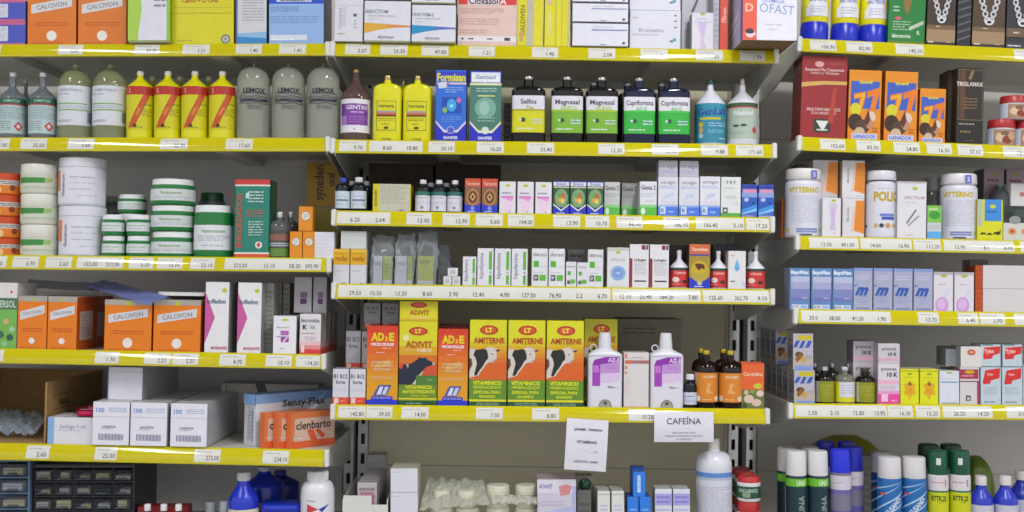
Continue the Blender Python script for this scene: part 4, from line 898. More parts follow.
cartons('C3', [(373, 411)], 184, 'yellow carton with wide grey printed panel', [('t', 'EXTRAVEN', .08, .5, .06, '4a4410', .8, 90), ('r', .17, .0, .97, 1, 'c2bfae'), ('l', .2, .3, .9, .95, 10, 'a4a08c'), ('l', .7, .05, .9, .12, 1, '3a3830')], c='cfc618', side='a49a14', d=.06)
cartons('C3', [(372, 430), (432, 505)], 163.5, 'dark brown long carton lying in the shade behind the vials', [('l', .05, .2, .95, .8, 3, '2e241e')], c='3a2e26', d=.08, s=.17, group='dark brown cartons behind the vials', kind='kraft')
v3 = [('r', 0, .80, 1, 1, '2f6c60'), ('l', .15, .62, .85, .74, 1, 'a8a4b4'), ('l', .2, .35, .8, .5, 2, 'c4c0cc'), ('e', .45, .18, .07, None, '8a88a0')]
bottles('C3', [(415.5, 431), (431.6, 447), (447.5, 463)], 180, 'small dark vial with green-topped white label', ('10161a', 'glass'), cap=(.88, 1, .44, 'd8d8da'), lab=(.06, .64, .46, 'd8d6e0', v3), group='dark vials with green-topped labels', **VB)
bottles('C3', [(424, 438), (440, 453)], 183, 'small dark vial in the second row behind the green-topped labels', ('10161a', 'glass'), cap=(.88, 1, .5, '9a9ca4'), s=.045, group='dark vials in the second row', **VB)
ob_ = [('r', 0, .76, 1, 1, 'c84a30'), ('t', 'Terramin', .5, .86, .10, 'e6b8a8', .85), ('r', 0, .72, 1, .76, '7a5a60'), ('r', 0, .24, 1, .72, '8a5c38'), ('e', .5, .47, .40, .24, 'b08050'), ('e', .5, .47, .30, .18, '6a4028'), ('p', [(.5, .60), (.68, .48), (.5, .36), (.32, .48)], 'd8a868'), ('e', .5, .48, .07, .05, '3a2418'), ('p', [(0, .30), (.3, .18), (.7, .18), (1, .30), (1, 0), (0, 0)], '2438c4'), ('e', .5, .15, .13, .07, '8090d8'), ('l', .2, .04, .8, .09, 1, 'd8e0f4')]
cartons('C3', [(465, 481), (482, 498)], 178.5, 'small orange-headed carton with brown emblem and blue foot', ob_, c='2438c4', side='4a3030', d=.045, group='orange-headed cartons with brown emblems')
pkb = [('e', .5, .88, .16, .04, 'b8c01c'), ('l', .15, .60, .85, .70, 1, '8a88a0'), ('r', .1, .50, .85, .56, 'd480c4'), ('p', [(.15, .5), (.85, .5), (.75, .12), (.5, .06), (.3, .14)], 'e8cce4'), ('p', [(.15, .5), (.85, .5), (.7, .40)], 'dc98d0'), ('e', .65, .08, .04, None, '5a5868')]
cartons('C3', [(499.5, 516), (517.5, 534), (535.5, 552)], 181.5, 'small white carton with pink figure', pkb, c='dedbe2', side='b4b0b4', d=.045, group='white cartons with pink figures')
gb_ = [('r', 0, .86, 1, .97, 'd8dce8'), ('t', 'Emicin', .5, .92, .08, '5a68a8', .8), ('r', 0, .80, 1, .84, 'c8c8a0'), ('r', 0, .24, 1, .80, '2c5a34'), ('e', .5, .50, .42, .27, '7aa070'), ('e', .42, .46, .14, .09, 'd8a040'), ('e', .60, .56, .14, .09, 'c85c3c'), ('e', .60, .42, .12, .08, 'e0c060'), ('e', .40, .58, .12, .08, '60a058'), ('p', [(0, .34), (.5, .16), (1, .34), (1, .29), (.5, .11), (0, .29)], 'd8dcc0'), ('p', [(0, .29), (.5, .11), (1, .29), (1, 0), (0, 0)], '2430c4'), ('l', .2, .03, .85, .09, 1, 'dce0f4')]
cartons('C3', [(553.5, 569.5), (570.5, 586.5), (587.5, 603.5)], 181, 'small green carton with flower emblem and blue foot', gb_, c='2430a4', side='1c2a30', d=.045, group='green cartons with flower emblems')
def oes(a, b): return [('r', 0, 0, 1, .28, '58b848'), ('r', 0, .26, 1, .34, '8ccf84'), ('t', 'Gesta 2', .5, .83, .12, '5a5c60', .85), ('l', .1, .55, .9, .62, 1, b), ('l', .3, .40, .8, .48, 2, 'c0c8c4'), ('e', .2, .15, .13, .10, 'dcead8'), ('r', 0, .64, 1, .66, b)]
cartons('C3', [(604.5, 620)], 182, 'grey carton with green foot set back beside the flower cartons', oes(0, 'b4b8b8'), c='c8cacc', side='9a9c9a', d=.045, s=.02)
cartons('C3', [(622, 637.5)], 183, 'grey carton with green foot standing deepest in shade', oes(0, 'a0a4a4'), c='b8bab8', side='9a9c9a', d=.045, s=.055)  # same carton, its shade put into the darker base colour
cartons('C3', [(640, 657)], 181.5, 'pale carton with green foot beside the blue footed cartons', oes(0, 'c0c4c8'), c='dcdce4', side='b4b6b8', d=.045)
def atr(t='otralgin'): return [('t', t, .5, .87, .085, '5c5c6c', .92, 0, 0), ('l', .1, .70, .9, .78, 2, 'a8b0e0'), ('p', [(.2, .40), (.4, .58), (.8, .60), (.7, .50), (.4, .46)], 'c4cce4'), ('l', .2, .32, .85, .40, 2, 'd0c4d8'), ('r', 0, 0, 1, .25, '4a78dc'), ('r', 0, .25, 1, .30, '9ab0e4'), ('r', .10, .07, .38, .26, 'c8d8ec'), ('t', 'R', .24, .16, .10, '4a6aa8', .25), ('l', .5, .08, .92, .18, 1, '9cb8f0')]
at = cartons('C3', [(658.2, 678.4), (679.2, 699.4)], 177, 'white carton with script lettering and blue foot', atr(), c='d9d9e2', side='b4b4bc', d=.05, group='white cartons with script and blue feet')
cartons('C3', [(700.2, 720.4)], 176.5, 'white carton with script and blue foot, beside the green footed one', atr(), c='dedee6', side='b4b4bc', d=.05)
up_art = [('t', 'otralgin', .5, .70, .26, '5c5c6c', .92, 0, 0), ('l', .1, .2, .9, .42, 2, '9ca4d0'), ('r', 0, 0, 1, .08, 'b8b4c4')]
cartons('C3', [(658.6, 678), (679.6, 699)], 160.5, ['half-hidden white carton with script lying atop its neighbour, over the first script carton', 'half-hidden white carton with script lying atop its neighbour, over the second script carton'], up_art, c='bdbac8', side='9a98a4', d=.04, s=.006, on=at, group='script cartons lying on top')
cartons('C3', [(721.2, 741)], 177, 'white carton with green foot and small dark square', [('t', 'F E F', .5, .87, .08, '5a6058', .85), ('l', .15, .7, .85, .76, 1, 'b8c0b8'), ('e', .5, .5, .30, .05, 'c8d4cc'), ('r', 0, 0, 1, .12, '5aac4c'), ('r', .1, .11, .34, .25, '2f3a38'), ('r', .16, .14, .28, .22, 'c8d4cc'), ('l', .5, .3, .85, .4, 2, 'c8ccc8')], c='dcdfdf', side='b4b6b4', d=.05)
bl_ = [('r', 0, .88, 1, .98, '2a3a9c'), ('r', .08, .76, .95, .86, 'd890b0'), ('r', 0, .62, 1, .76, '8aa0d8'), ('r', 0, .25, 1, .62, '2858b8'), ('e', .3, .55, .16, .06, 'b0c0e8'), ('p', [(0, .25), (1, .42), (1, .30), (0, .14)], '3a90dc'), ('p', [(0, .14), (1, .30), (1, .22), (0, .1)], '8cc0f0'), ('l', .05, .02, .95, .10, 1, 'b8b8d0'), ('e', .75, .45, .08, None, '1c2c70')]
cartons('C3', [(741.8, 757.5), (758.5, 774)], 184.5, 'small blue carton with pink band at the rail end', bl_, c='4468c0', side='3a4888', d=.05, group='blue cartons with pink bands')

# ------------------------------------------------------------------ middle bay, fourth shelf
gf = [('r', 0, .56, 1, 1, 'dca80c'), ('r', .04, .93, .96, .98, 'e8c048'), ('t', 'genfar', .5, .74, .15, 'b06408', .85, 0, .03), ('l', .1, .84, .9, .90, 1, 'b88408'), ('l', .1, .35, .9, .42, 1, 'b4b4bc'), ('l', .6, .02, .85, .07, 1, '6a6a70')]
a = cartons('C4', [(333.5, 349.8), (350.6, 367)], 249, 'white carton with yellow top half and brown word', gf, c='d0d0d8', side='b0b0b4', d=.05, group='white cartons with yellow tops')
cartons('C4', [(341, 366.5)], 231, 'blank grey-white carton lying on the two yellow-topped cartons', [('l', .1, .3, .9, .8, 5, 'c8c8c8'), ('r', 0, .93, 1, 1, 'a8b09c')], c='cccfce', side='a8aaa8', d=.045, on=a[1])
def bagged(x0, x1, art, c, lab, side='9aa03a', y=256):
    return cartons('C4', [(x0, x1)], y, lab, art, c=c, side=side, d=.035, s=.012)
wa = [('t', 'UNIZ', .5, .74, .12, '8a8c94', .8), ('l', .15, .45, .85, .55, 1, 'b8bcc0'), ('r', 0, 0, 1, .16, 'd4d6d8')]
oa = [('r', 0, 0, 1, .18, 'd8d8d4'), ('l', .2, .4, .8, .75, 3, '8c9424')]
bagged(373.5, 382.5, wa, 'd0d2d8', 'small white carton inside the first clear bag')
bagged(383, 392, oa, 'aab42c', 'small olive carton inside the first clear bag')
bagged(395.5, 407, wa, 'd0d2d8', 'small white carton inside the second clear bag')
bagged(407.5, 412.5, oa, 'aab42c', 'small olive carton inside the second clear bag')
bagged(418, 433.5, [('r', 0, 0, 1, .16, 'd8d8d4'), ('t', 'GENFAR', .45, .80, .10, '6a7018', .7), ('p', [(.2, .35), (.5, .65), (.7, .65), (.4, .3)], 'b8be58')], 'b4ba24', 'olive carton inside the third clear bag')
def bag(x0, x1, ytop, ybase, lab, seed, key='C4', s=.004, D=.05, mat=None, tilt=0):
    """a soft clear bag: closed skin pinched towards a crumpled top"""
    from mathutils import noise
    X = P((x0+x1)/2, 280, s+D/2).x; W = P(x1, 280, s+D/2).x-P(x0, 280, s+D/2).x
    bz, th = base_of(key, None, X); H = P((x0+x1)/2, ytop, s+D/2).z-bz
    mb = MB(); seg, rows = 40, 18; vs = []
    for j in range(rows+1):
        t = j/rows
        for i in range(seg):
            a = 2*pi*i/seg; ca, sa = math.cos(a), math.sin(a)
            k = 1.0 if t < .55 else 1-.0*(t-.55)
            hx = W/2*(1-.18*max(0, t-.6)/.4); hy = D/2*(1 if t < .5 else 1-.86*((t-.5)/.5)**1.2)
            nz = noise.noise(Vector((ca*2.2+seed*5, sa*2.2, t*6)))*.0045*(0.4+t*1.4) + noise.noise(Vector((ca*6+seed, sa*6, t*14)))*.0022
            x = hx*math.copysign(abs(ca)**.45, ca)+nz*ca*1.3+tilt*t*W; y = hy*math.copysign(abs(sa)**.45, sa)+nz*sa
            vs.append((x, y, .0008+t*H+(noise.noise(Vector((a, seed, 3)))*.008 if j == rows else 0)))
    fs = [(j*seg+i, j*seg+(i+1) % seg, (j+1)*seg+(i+1) % seg, (j+1)*seg+i) for j in range(rows) for i in range(seg)]
    mb.add(vs, fs, mat or FC)
    o = mb.build('plastic_bag', smooth=True, sharp=180); o.location = (X, s+D/2, bz)
    md = o.modifiers.new('thickness', 'SOLIDIFY'); md.thickness = .0003
    tag(o, lab, 'plastic bag', 'clear plastic bags around small cartons')
bag(371.5, 393.5, 237, 283, 'clear plastic bag pinched at the top, around the first small cartons', 1, s=.005)
bag(394.3, 414, 234, 283, 'clear plastic bag with bright creases, around the second small cartons', 2, s=.005, tilt=.12)
bag(416, 436, 233, 283, 'clear plastic bag around the olive carton, trailing to one side', 3, s=.005, tilt=.1)
bag(438, 452, 246, 283, 'empty-looking clear plastic bag slumped behind the tiny white cartons', 5, s=.055, tilt=-.2)
tw = [('r', .28, .30, .72, .66, '8a8c90'), ('r', .34, .36, .66, .60, 'c4c6c8'), ('l', .1, .8, .9, .92, 1, 'b8b8bc')]
a = cartons('C4', [(443.3, 451.6), (452.2, 460.3)], 276.3, 'tiny white carton with grey square, bottom of the little pile', tw, c='d8d8dc', side='b8b8bc', d=.03, group='tiny white cartons with grey squares')
cartons('C4', [(447.8, 457.8)], 267.8, 'tiny white carton with grey square, on top of the little pile', tw, c='d8d8dc', side='b8b8bc', d=.028, on=a[0])
hp = lambda k=1: [('t', 'hipofamina', .24, .54, .26, '4a4c52', .88, 90, 0), ('r', .72, .44, .90, .92, '60b02c'), ('r', .72, .06, .90, .30, '60b02c'), ('r', .76, .34, .86, .40, '8a9ab0'), ('r', 0, 0, 1, .01, 'a8a8ac')]
cartons('C4', [(463, 476.5)], 256.5, 'shorter white and green carton beside the tall lettered ones', hp(), c='dbdbe2', side='b4b4b8', d=.045)
cartons('C4', [(477.5, 494), (494.8, 511.2), (512, 527.8)], 248.3, 'tall white carton with vertical word and green bars', hp(), c='dedee6', side='8c8c8c', d=.045, group='white cartons with vertical words')
dt = [('t', 'ditrasi', .5, .85, .10, '4c4e52', .85, 0, 0), ('r', .12, .52, .45, .68, '58b02a'), ('r', .45, .52, 1, .535, 'c4c4cc'), ('l', .1, .36, .9, .40, 1, 'b8b8c0'), ('r', .12, .17, .42, .32, '4a4c50'), ('r', .17, .20, .36, .29, 'e0e0e4'), ('t', 'G', .27, .245, .09, '4a4c50', .2), ('r', .50, .17, .88, .32, '5cb42c')]
cartons('C4', [(531.8, 548.2), (549, 565.2)], 248.5, 'white carton with green squares and ringed letter', dt, c='dedee4', side='a4a4a4', d=.045, group='white cartons with green squares')
dsm = [('t', 'ditrasi', .5, .82, .09, '6c6e72', .8, 0, 0), ('r', .15, .48, .45, .64, '58b02a'), ('r', .12, .14, .42, .28, '5a5c60'), ('r', .46, .16, .88, .32, '5cb42c')]
cartons('C4', [(566.2, 576.5)], 261.8, 'short white and green carton, nearer the pair with ringed letters', dsm, c='dcdce2', side='a4a4a4', d=.03)
cartons('C4', [(577.3, 588)], 262.5, 'short white and green carton, nearer the single taller one', dsm, c='dcdce2', side='a4a4a4', d=.03)
cartons('C4', [(567.5, 585)], 249.5, 'shaded grey carton behind the two short white and green ones', [('t', 'ditrasi', .5, .85, .10, '2c2e32', .8), ('r', .12, .62, .5, .67, '2a5a20')], c='8e8c8c', side='6a6a6a', d=.04, s=.07)
cartons('C4', [(588.2, 603.5)], 249.5, 'single taller white and green carton beside the short ones', dt, c='dcdce2', side='8c8c8c', d=.045)
cartons('C4', [(607.5, 629.5)], 247.5, 'white carton with pale blue disc and letters', [('e', .5, .88, .12, .03, 'b0bc20'), ('t', 'EFFILAX', .5, .70, .07, 'b4b4bc', .8), ('e', .5, .37, .34, None, '8cacdc'), ('e', .5, .37, .22, None, '7898d0'), ('t', 'NF', .5, .37, .06, 'c4d4f0', .3), ('r', .1, .06, .9, .065, 'c8c8cc'), ('r', 0, .93, 1, 1, 'c8c6b8')], c='dcdce0', side='b4b4b4', d=.045)
ld_ = [('r', 0, .05, .14, .68, '8e2a38'), ('r', .62, .88, .96, .98, '7a3048'), ('r', .8, .88, .86, .98, 'c8a0a8'), ('t', 'Lidogen', .55, .65, .06, '4a4a50', .62), ('l', .25, .30, .9, .60, 7, 'b8b8bc'), ('r', .25, .155, .88, .185, '34343a'), ('r', 0, .01, .14, .05, 'c04848')]
cartons('C4', [(629.8, 649.3), (650, 669.3)], 244.3, 'white carton with dark red edge strip', ld_, c='e0dde2', side='a87880', d=.045, group='white cartons with dark red edges')
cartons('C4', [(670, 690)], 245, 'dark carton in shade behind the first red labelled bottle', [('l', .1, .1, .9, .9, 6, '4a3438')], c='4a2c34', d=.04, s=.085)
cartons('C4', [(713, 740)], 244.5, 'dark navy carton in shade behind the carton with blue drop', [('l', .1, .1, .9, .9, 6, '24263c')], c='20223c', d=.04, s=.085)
rd = [('r', 0, .86, 1, 1, '28443c'), ('t', 'Calvimin', .55, .74, .12, 'ecc8c4', .7), ('e', .38, .38, .13, .14, 'ecd8d4'), ('e', .70, .28, .10, .10, '2c2c2c'), ('l', .2, .1, .6, .2, 1, 'e89890'), ('r', 0, 0, 1, .06, 'b82c2c')]
RB = dict(body=('dcdce4', 'plas'), prof=shoulder(.53, .80, .24, .94, 'ogee', r0=.94), cap=(.90, 1, .27, 'dcdcdf'), lab=(.055, .55, .47, 'cc3630', rd))
bottles('C4', [(669.8, 688.8)], 250.3, 'white bottle with red label beside the gold and blue carton', **RB)
bottles('C4', [(709.5, 727.2)], 251, 'white bottle with red label beside the carton with blue drop', **RB)
bottles('C4', [(746.3, 765)], 251.5, 'white bottle with red label at the rail end', **RB)
cartons('C4', [(689.6, 710.3)], 244.3, 'gold and orange carton with animal picture and blue foot', [('r', 0, .78, 1, 1, 'd0683c'), ('t', 'Tervidon', .5, .89, .07, 'ecdcc8', .8), ('r', 0, .22, 1, .76, 'a48a2c'), ('r', .05, .74, .95, .77, '4a4c8c'), ('e', .5, .40, .44, .24, 'b8a040'), ('e', .5, .48, .36, .14, 'c8a820'), ('p', [(.25, .56), (.45, .58), (.72, .55), (.75, .44), (.6, .47), (.45, .42), (.35, .48)], '5a2c14'), ('p', [(0, .28), (.5, .12), (1, .28), (1, 0), (0, 0)], '2434bc'), ('e', .5, .14, .12, .05, 'c0bca0'), ('l', .25, .04, .8, .09, 1, 'dce0f4')], c='2434bc', side='5a4020', d=.045)
cartons('C4', [(728.5, 746)], 251, 'white carton with pale blue drop', [('l', .1, .86, .45, .90, 1, 'dc7070'), ('p', [(.5, .80), (.62, .64), (.66, .55), (.5, .47), (.34, .55), (.38, .64)], '6cb4dc'), ('e', .5, .54, .12, .05, '5aa4d4'), ('l', .15, .18, .5, .26, 1, '5a5c64'), ('r', .8, .1, .95, .2, 'b8c4ec'), ('r', 0, 0, 1, .02, 'c8b8b4')], c='dddbdd', side='c4b8b0', d=.045)

# ------------------------------------------------------------------ middle bay, cow cartons shelf
b12 = [('r', 0, 0, 1, .22, 'dc4a34'), ('t', 'B1 B12', .5, .80, .11, '4a4c54', .85), ('t', 'forte', .5, .64, .10, '5a5c64', .6), ('l', .15, .38, .85, .48, 2, 'c4c4c8'), ('r', .10, .05, .38, .20, 'e8c8c0'), ('l', .5, .08, .9, .16, 1, 'ec9080')]
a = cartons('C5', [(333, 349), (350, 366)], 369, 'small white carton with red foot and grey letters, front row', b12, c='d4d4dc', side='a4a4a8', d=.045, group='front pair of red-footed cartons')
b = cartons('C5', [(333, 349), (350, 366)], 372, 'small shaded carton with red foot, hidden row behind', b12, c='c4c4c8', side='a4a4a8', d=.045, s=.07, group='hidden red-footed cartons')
cartons('C5', [(346, 361.3), (362.3, 377)], 331, 'shade-toned carton with red foot standing on the second row', b12, c='b4b4ba', side='8c8c90', d=.045, s=.07, on=b, group='upper red-footed cartons')  # same white carton, base colour greyed to paint in the shade further back
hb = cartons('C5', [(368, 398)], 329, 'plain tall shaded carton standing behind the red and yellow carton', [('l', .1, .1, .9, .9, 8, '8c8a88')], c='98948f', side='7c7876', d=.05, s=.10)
cartons('C5', [(364, 381), (382.5, 399)], 303, 'shade-toned red-footed carton high behind the red and yellow carton', b12, c='a8a8ac', side='8c8c90', d=.042, s=.10, on=hb*2, group='highest red-footed cartons')  # greyed further: the deeper shade is in the base colour
ad = [('r', 0, .30+.0875*i, 1, .30+.0875*(i+1), h_) for i, h_ in enumerate(('dc9a18', 'dc8c18', 'dc7e18', 'dc701a', 'dc621c', 'da541c', 'd8461c', 'd43a1c'))] + [('t', 'AD', .34, .865, .095, 'e0cc1c', .42, 0, .05), ('t', '3', .62, .842, .05, 'e0cc1c', .14, 0, .05), ('t', 'E', .79, .865, .095, 'e0cc1c', .2, 0, .05), ('t', 'MICROSULES', .5, .77, .035, 'f0e4e8', .84, 0, .04), ('l', .5, .71, .85, .735, 1, 'ecc0b8'), ('l', .3, .655, .7, .68, 1, 'ecc0c0'),
      ('t', 'AD3E', .5, .52, .15, 'e4b41c', .78, 18, .05), ('t', 'ANTIBACTERIANO', .5, .545, .026, 'e4c8b4', .7), ('t', 'POLIVITAMINICO', .5, .50, .026, 'e4c8b4', .7), ('t', 'INYECTABLE', .5, .455, .026, 'e4c8b4', .55), ('l', .15, .33, .85, .37, 2, 'e8b898'),
      ('p', [(.22, .13), (.40, .26), (.80, .26), (.64, .13)], '3c54a8'), ('p', [(.32, .14), (.44, .24), (.54, .24), (.46, .14)], 'dcdcea'), ('p', [(.50, .14), (.60, .24), (.72, .24), (.62, .14)], 'c8cce4'), ('r', 0, 0, 1, .075, '2434c8'), ('r', .16, .075, .84, .12, '2434c8'), ('l', .2, .085, .8, .11, 1, 'a8b4e8')]
COWR = lambda: [('p', [(0, .66), (.10, .67), (.20, .655), (.30, .66), (.42, .67), (.50, .69), (.62, .69), (.70, .665), (.78, .665), (.80, .655), (.72, .645), (.74, .60), (.72, .54), (.64, .51), (.56, .515), (.48, .50), (.42, .47), (.34, .42), (.22, .36), (0, .33)], 'd2c8c0'),
       ('p', [(.10, .60), (.16, .655), (.28, .66), (.38, .67), (.46, .655), (.50, .60), (.50, .55), (.44, .53), (.38, .48), (.30, .42), (.26, .36), (.12, .36), (.20, .50), (.16, .56)], '1e221e'),
       ('p', [(.28, .42), (.42, .50), (.32, .44), (.25, .36), (.2, .36)], 'e0d4c8'), ('p', [(.70, .655), (.82, .665), (.80, .64), (.72, .64)], '2c3024'), ('e', .6, .61, .02, None, '3a302a'), ('p', [(.60, .52), (.66, .512), (.73, .545), (.68, .55)], 'b89c94'), ('p', [(0, .56), (.06, .55), (.08, .48), (0, .42)], '6a3c28')]
am = [('r', 0, .70, 1, .74, 'd8bc1c'), ('r', 0, .66, 1, .70, 'd8a81c'), ('r', 0, .62, 1, .66, 'd8981c'), ('r', 0, .57, 1, .62, 'd8861c'), ('r', 0, .52, 1, .57, 'd8741c'), ('r', 0, .30, 1, .52, 'd8621c'), ('e', .52, .885, .25, .055, 'b42c1c'), ('e', .52, .885, .20, .04, 'd0542c'), ('t', 'LT', .52, .885, .05, 'e8dc40', .2, 0, .05), ('t', 'AMITERNE', .52, .765, .062, 'b8481c', .84, 0, .04), ('l', .35, .715, .8, .73, 1, 'b89820')] + COWR() + \
     [('r', 0, .085, 1, .31, '5f8c24'), ('t', 'VITAMINICO', .48, .275, .042, 'dcdc1c', .78, 0, .04), ('t', 'MINERALIZADO', .48, .225, .032, 'c8d020', .80, 0, .03), ('t', 'ESPECIAL PARA', .48, .17, .032, 'd0d41c', .8, 0, .04), ('t', 'GANADO', .48, .12, .030, 'd0d41c', .5, 0, .04), ('r', 0, .06, 1, .085, 'dcd420'), ('r', 0, 0, 1, .06, '1c5030'), ('l', .2, .015, .8, .05, 2, '8cb09c')]
av = [('r', 0, .60, 1, .70, 'd8a41c'), ('r', 0, .50, 1, .60, 'd4701c'), ('r', 0, .28, 1, .50, 'd0502c'), ('e', .50, .88, .25, .05, 'b42c1c'), ('e', .50, .88, .20, .036, 'd0542c'), ('t', 'LT', .5, .88, .045, 'e8dc40', .2, 0, .05), ('e', .18, .80, .09, None, 'e8dc98'), ('t', 'ADIVIT', .52, .725, .07, 'b4541c', .72, 0, .04), ('t', 'FUERTE', .66, .655, .035, 'ecd8c0', .4, 0, .04), ('l', .1, .65, .45, .665, 1, 'ecb890'),
      ('p', [(0, .45), (.08, .43), (.12, .49), (.22, .49), (.32, .50), (.48, .545), (.52, .575), (.58, .565), (.70, .57), (.76, .54), (.88, .52), (.92, .50), (.86, .48), (.72, .46), (.64, .42), (.52, .36), (.42, .28), (.30, .24), (0, .24)], '1c2438'), ('p', [(.64, .42), (.60, .37), (.48, .28), (.42, .25), (.36, .26), (.52, .36)], 'd0c4b0'), ('p', [(.88, .52), (.94, .51), (.94, .48), (.88, .48)], 'c0a898'), ('p', [(.18, .49), (.26, .49), (.24, .44)], 'b0a8a0'),
      ('r', .45, .24, 1, .36, '4c7c30'), ('l', .75, .3, .95, .32, 1, '9cb890'), ('r', 0, .06, 1, .25, '688c20'), ('t', 'VITAMINICO', .52, .222, .038, 'd8d81c', .84, 0, .04), ('t', 'ANTIESTRESANTE', .52, .17, .035, 'd0d41c', .86, 0, .04), ('t', 'INYECTABLE', .55, .122, .025, 'b8c020', .6), ('r', 0, .075, 1, .095, 'd4cc20'), ('r', 0, 0, 1, .06, '1c5030'), ('l', .2, .02, .8, .045, 1, '8cb09c')]
cartons('C5', [(367.8, 398.8)], 326, 'red to yellow vitamin carton beside the small red-footed cartons', ad, c='de9c1c', side='b87818', top='b83018', d=.06)
v1 = cartons('C5', [(400, 438)], 321, 'yellow carton with black cow looking sideways', av, c='d8d01c', side='a09018', d=.06)
cartons('C5', [(400, 438)], 301, 'flat yellow carton lying on the black cow carton', [('e', .5, .80, .22, .15, 'b42c1c'), ('e', .5, .80, .16, .10, 'd0542c'), ('t', 'ADIVIT', .52, .42, .22, 'b4541c', .7, 0, .04), ('r', .3, .1, .8, .2, 'e4c878'), ('r', 0, 0, 1, .12, 'd8b41c')], c='d8d01c', side='a09018', d=.05, on=v1[0])
cartons('C5', [(438.8, 468.6)], 329, 'red to yellow vitamin carton between the black cow and the white-faced cows', ad, c='de9c1c', side='b87818', top='b83018', d=.06)
cartons('C5', [(470.2, 507.8), (508.8, 546.2), (547.2, 584.8)], 320, 'yellow carton with white-faced cow head', am, c='d8d41c', side='a09018', top='c0b414', d=.06, group='yellow cartons with white-faced cows')
cartons('C5', [(585, 618)], 319, 'yellow carton with red oval, standing behind the first white jug', am, c='c8c41c', side='a09018', d=.06, s=.055)
cartons('C5', [(440, 469)], 325, 'red carton edge showing behind the second red to yellow carton', [('l', .1, .1, .9, .9, 8, '6a2018')], c='942c20', d=.05, s=.07)
cartons('C5', [(618, 682)], 319, 'big plain grey-brown carton standing far back between the white jugs', [('l', .1, .8, .6, .9, 2, '6e685c'), ('r', 0, .9, 1, .905, '6a6458')], c='8c8674', side='6e685a', top='5e5a50', d=.10, s=.20, kind='kraft')
az = [('r', .10, .32, .34, .80, 'a040b4'), ('p', [(.10, .80), (.16, .90), (.5, .97), (.94, .97), (.94, .84), (.6, .82), (.34, .70)], '8a2ca4'), ('p', [(.34, .60), (.34, .80), (.94, .86), (.94, .62)], 'c090d0'), ('p', [(.34, .40), (.34, .60), (.94, .62), (.94, .46), (.6, .40)], 'd8c0e0'), ('r', .12, .62, .30, .78, 'c070c8'), ('t', 'AZ-5', .75, .90, .085, 'e8d8f0', .42, 0, .03), ('l', .5, .7, .85, .78, 2, 'a878bc'), ('p', [(.55, .30), (.62, .33), (.7, .31), (.9, .29), (.7, .28), (.6, .28)], '9a8c84'), ('r', .0, .985, 1, 1, 'b8a8cc')]
def handle_ring(root, W, H):
    mb = MB(); N = 14; R = .0065; rr = .0012
    for i in range(N):
        a = 2*pi*i/N; b = 2*pi*(i+1)/N
    vs = []; 
    for i in range(N):
        a = 2*pi*i/N
        for j in range(6):
            b = 2*pi*j/6
            vs.append((-W*.30+(R+rr*math.cos(b))*math.cos(a)-.002, rr*math.sin(b)-.004, H*.795+(R+rr*math.cos(b))*math.sin(a)))
    fs = [(i*6+j, i*6+(j+1) % 6, ((i+1) % N)*6+(j+1) % 6, ((i+1) % N)*6+j) for i in range(N) for j in range(6)]
    mb.add(vs, fs, M('d8d8e0', 'plas')); mb.build('ring', root, smooth=True)
    mb = MB(); w = W*.19; N = 12
    y = -W*.62/2*.998-.0008
    pts = [(w*math.cos(pi*i/N), y, .003+H*.075*math.sin(pi*i/N)*1.3) for i in range(N+1)]
    mb.add(pts, [tuple(range(N+1))], M('8c887c', 'plas'))
    pts = [(w*.75*math.cos(pi*i/N), y-.0003, .003+H*.055*math.sin(pi*i/N)*1.3) for i in range(N+1)]
    mb.add(pts, [tuple(range(N+1))], M('a8a498', 'plas'))
    mb.add([(.004*math.cos(2*pi*i/8), y-.0006, .010+.0035*math.sin(2*pi*i/8)) for i in range(8)], [tuple(range(8))], M('4a4840', 'plas'))
    mb.build('measuring_window', root)
AZ = dict(body=('dcdce4', 'plas'), prof=shoulder(.70, .80, .36, .82, 'ogee', n=6, dr=.62, r0=.98), cap=(.78, 1, .40, 'dcdce2', 'lid', .84), lab=(.10, .70, .49, 'dad8e4', az), n=6, dr=.62, seg=44, extra=handle_ring)
bottles('C5', [(588, 622.5)], 332.5, 'white square jug with purple label, next to the cow cartons', **AZ)
bottles('C5', [(649.5, 683)], 333, 'white square jug with purple label, next to the tiny dark vial', **AZ)
cartons('C5', [(624.5, 649.2)], 352.5, 'white carton with orange dotted corner between the white jugs', [('r', .04, .62, .12, .98, 'd87850'), ('r', .04, .66, .12, .69, 'e4dcdc'), ('r', .04, .76, .12, .79, 'e4dcdc'), ('r', .04, .86, .12, .89, 'e4dcdc'), ('r', .04, .80, 1, .86, 'a86c74'), ('r', .04, .80, .3, .86, 'd86840'), ('l', .3, .88, .9, .94, 1, 'c0b0b4'), ('r', 0, 0, 1, .03, 'd88858'), ('l', .1, .2, .2, .55, 6, 'e4c0b0')], c='d8d2d2', side='b4aca8', d=.05)
bottles('C5', [(683.6, 697)], 374, 'tiny dark vial with white cap and pale label', ('14121c', 'glass'), cap=(.84, 1, .62, 'dcdade'), lab=(.12, .48, .46, 'c8ccdc', [('l', .2, .6, .9, .75, 1, '6a70a8'), ('l', .2, .2, .8, .4, 2, 'a8acc0')]), **{**VB, 'prof': shoulder(.58, .78, .46, .86, 'round', r0=.95)})
ol = [('r', 0, 0, .14, 1, 'c4bcb8'), ('t', 'HORIN', .58, .87, .10, 'ecd0b0', .5), ('p', [(.45, .30), (.52, .65), (.62, .65), (.56, .42), (.70, .30)], 'e0a860'), ('e', .22, .12, .08, None, 'e8d8c8'), ('e', .82, .12, .08, None, 'e8d8c8'), ('l', .35, .05, .7, .12, 1, 'ecc898')]
OV = dict(prof=shoulder(.66, .82, .30, .93, 'round', r0=.96), name='vial', cat='vial')
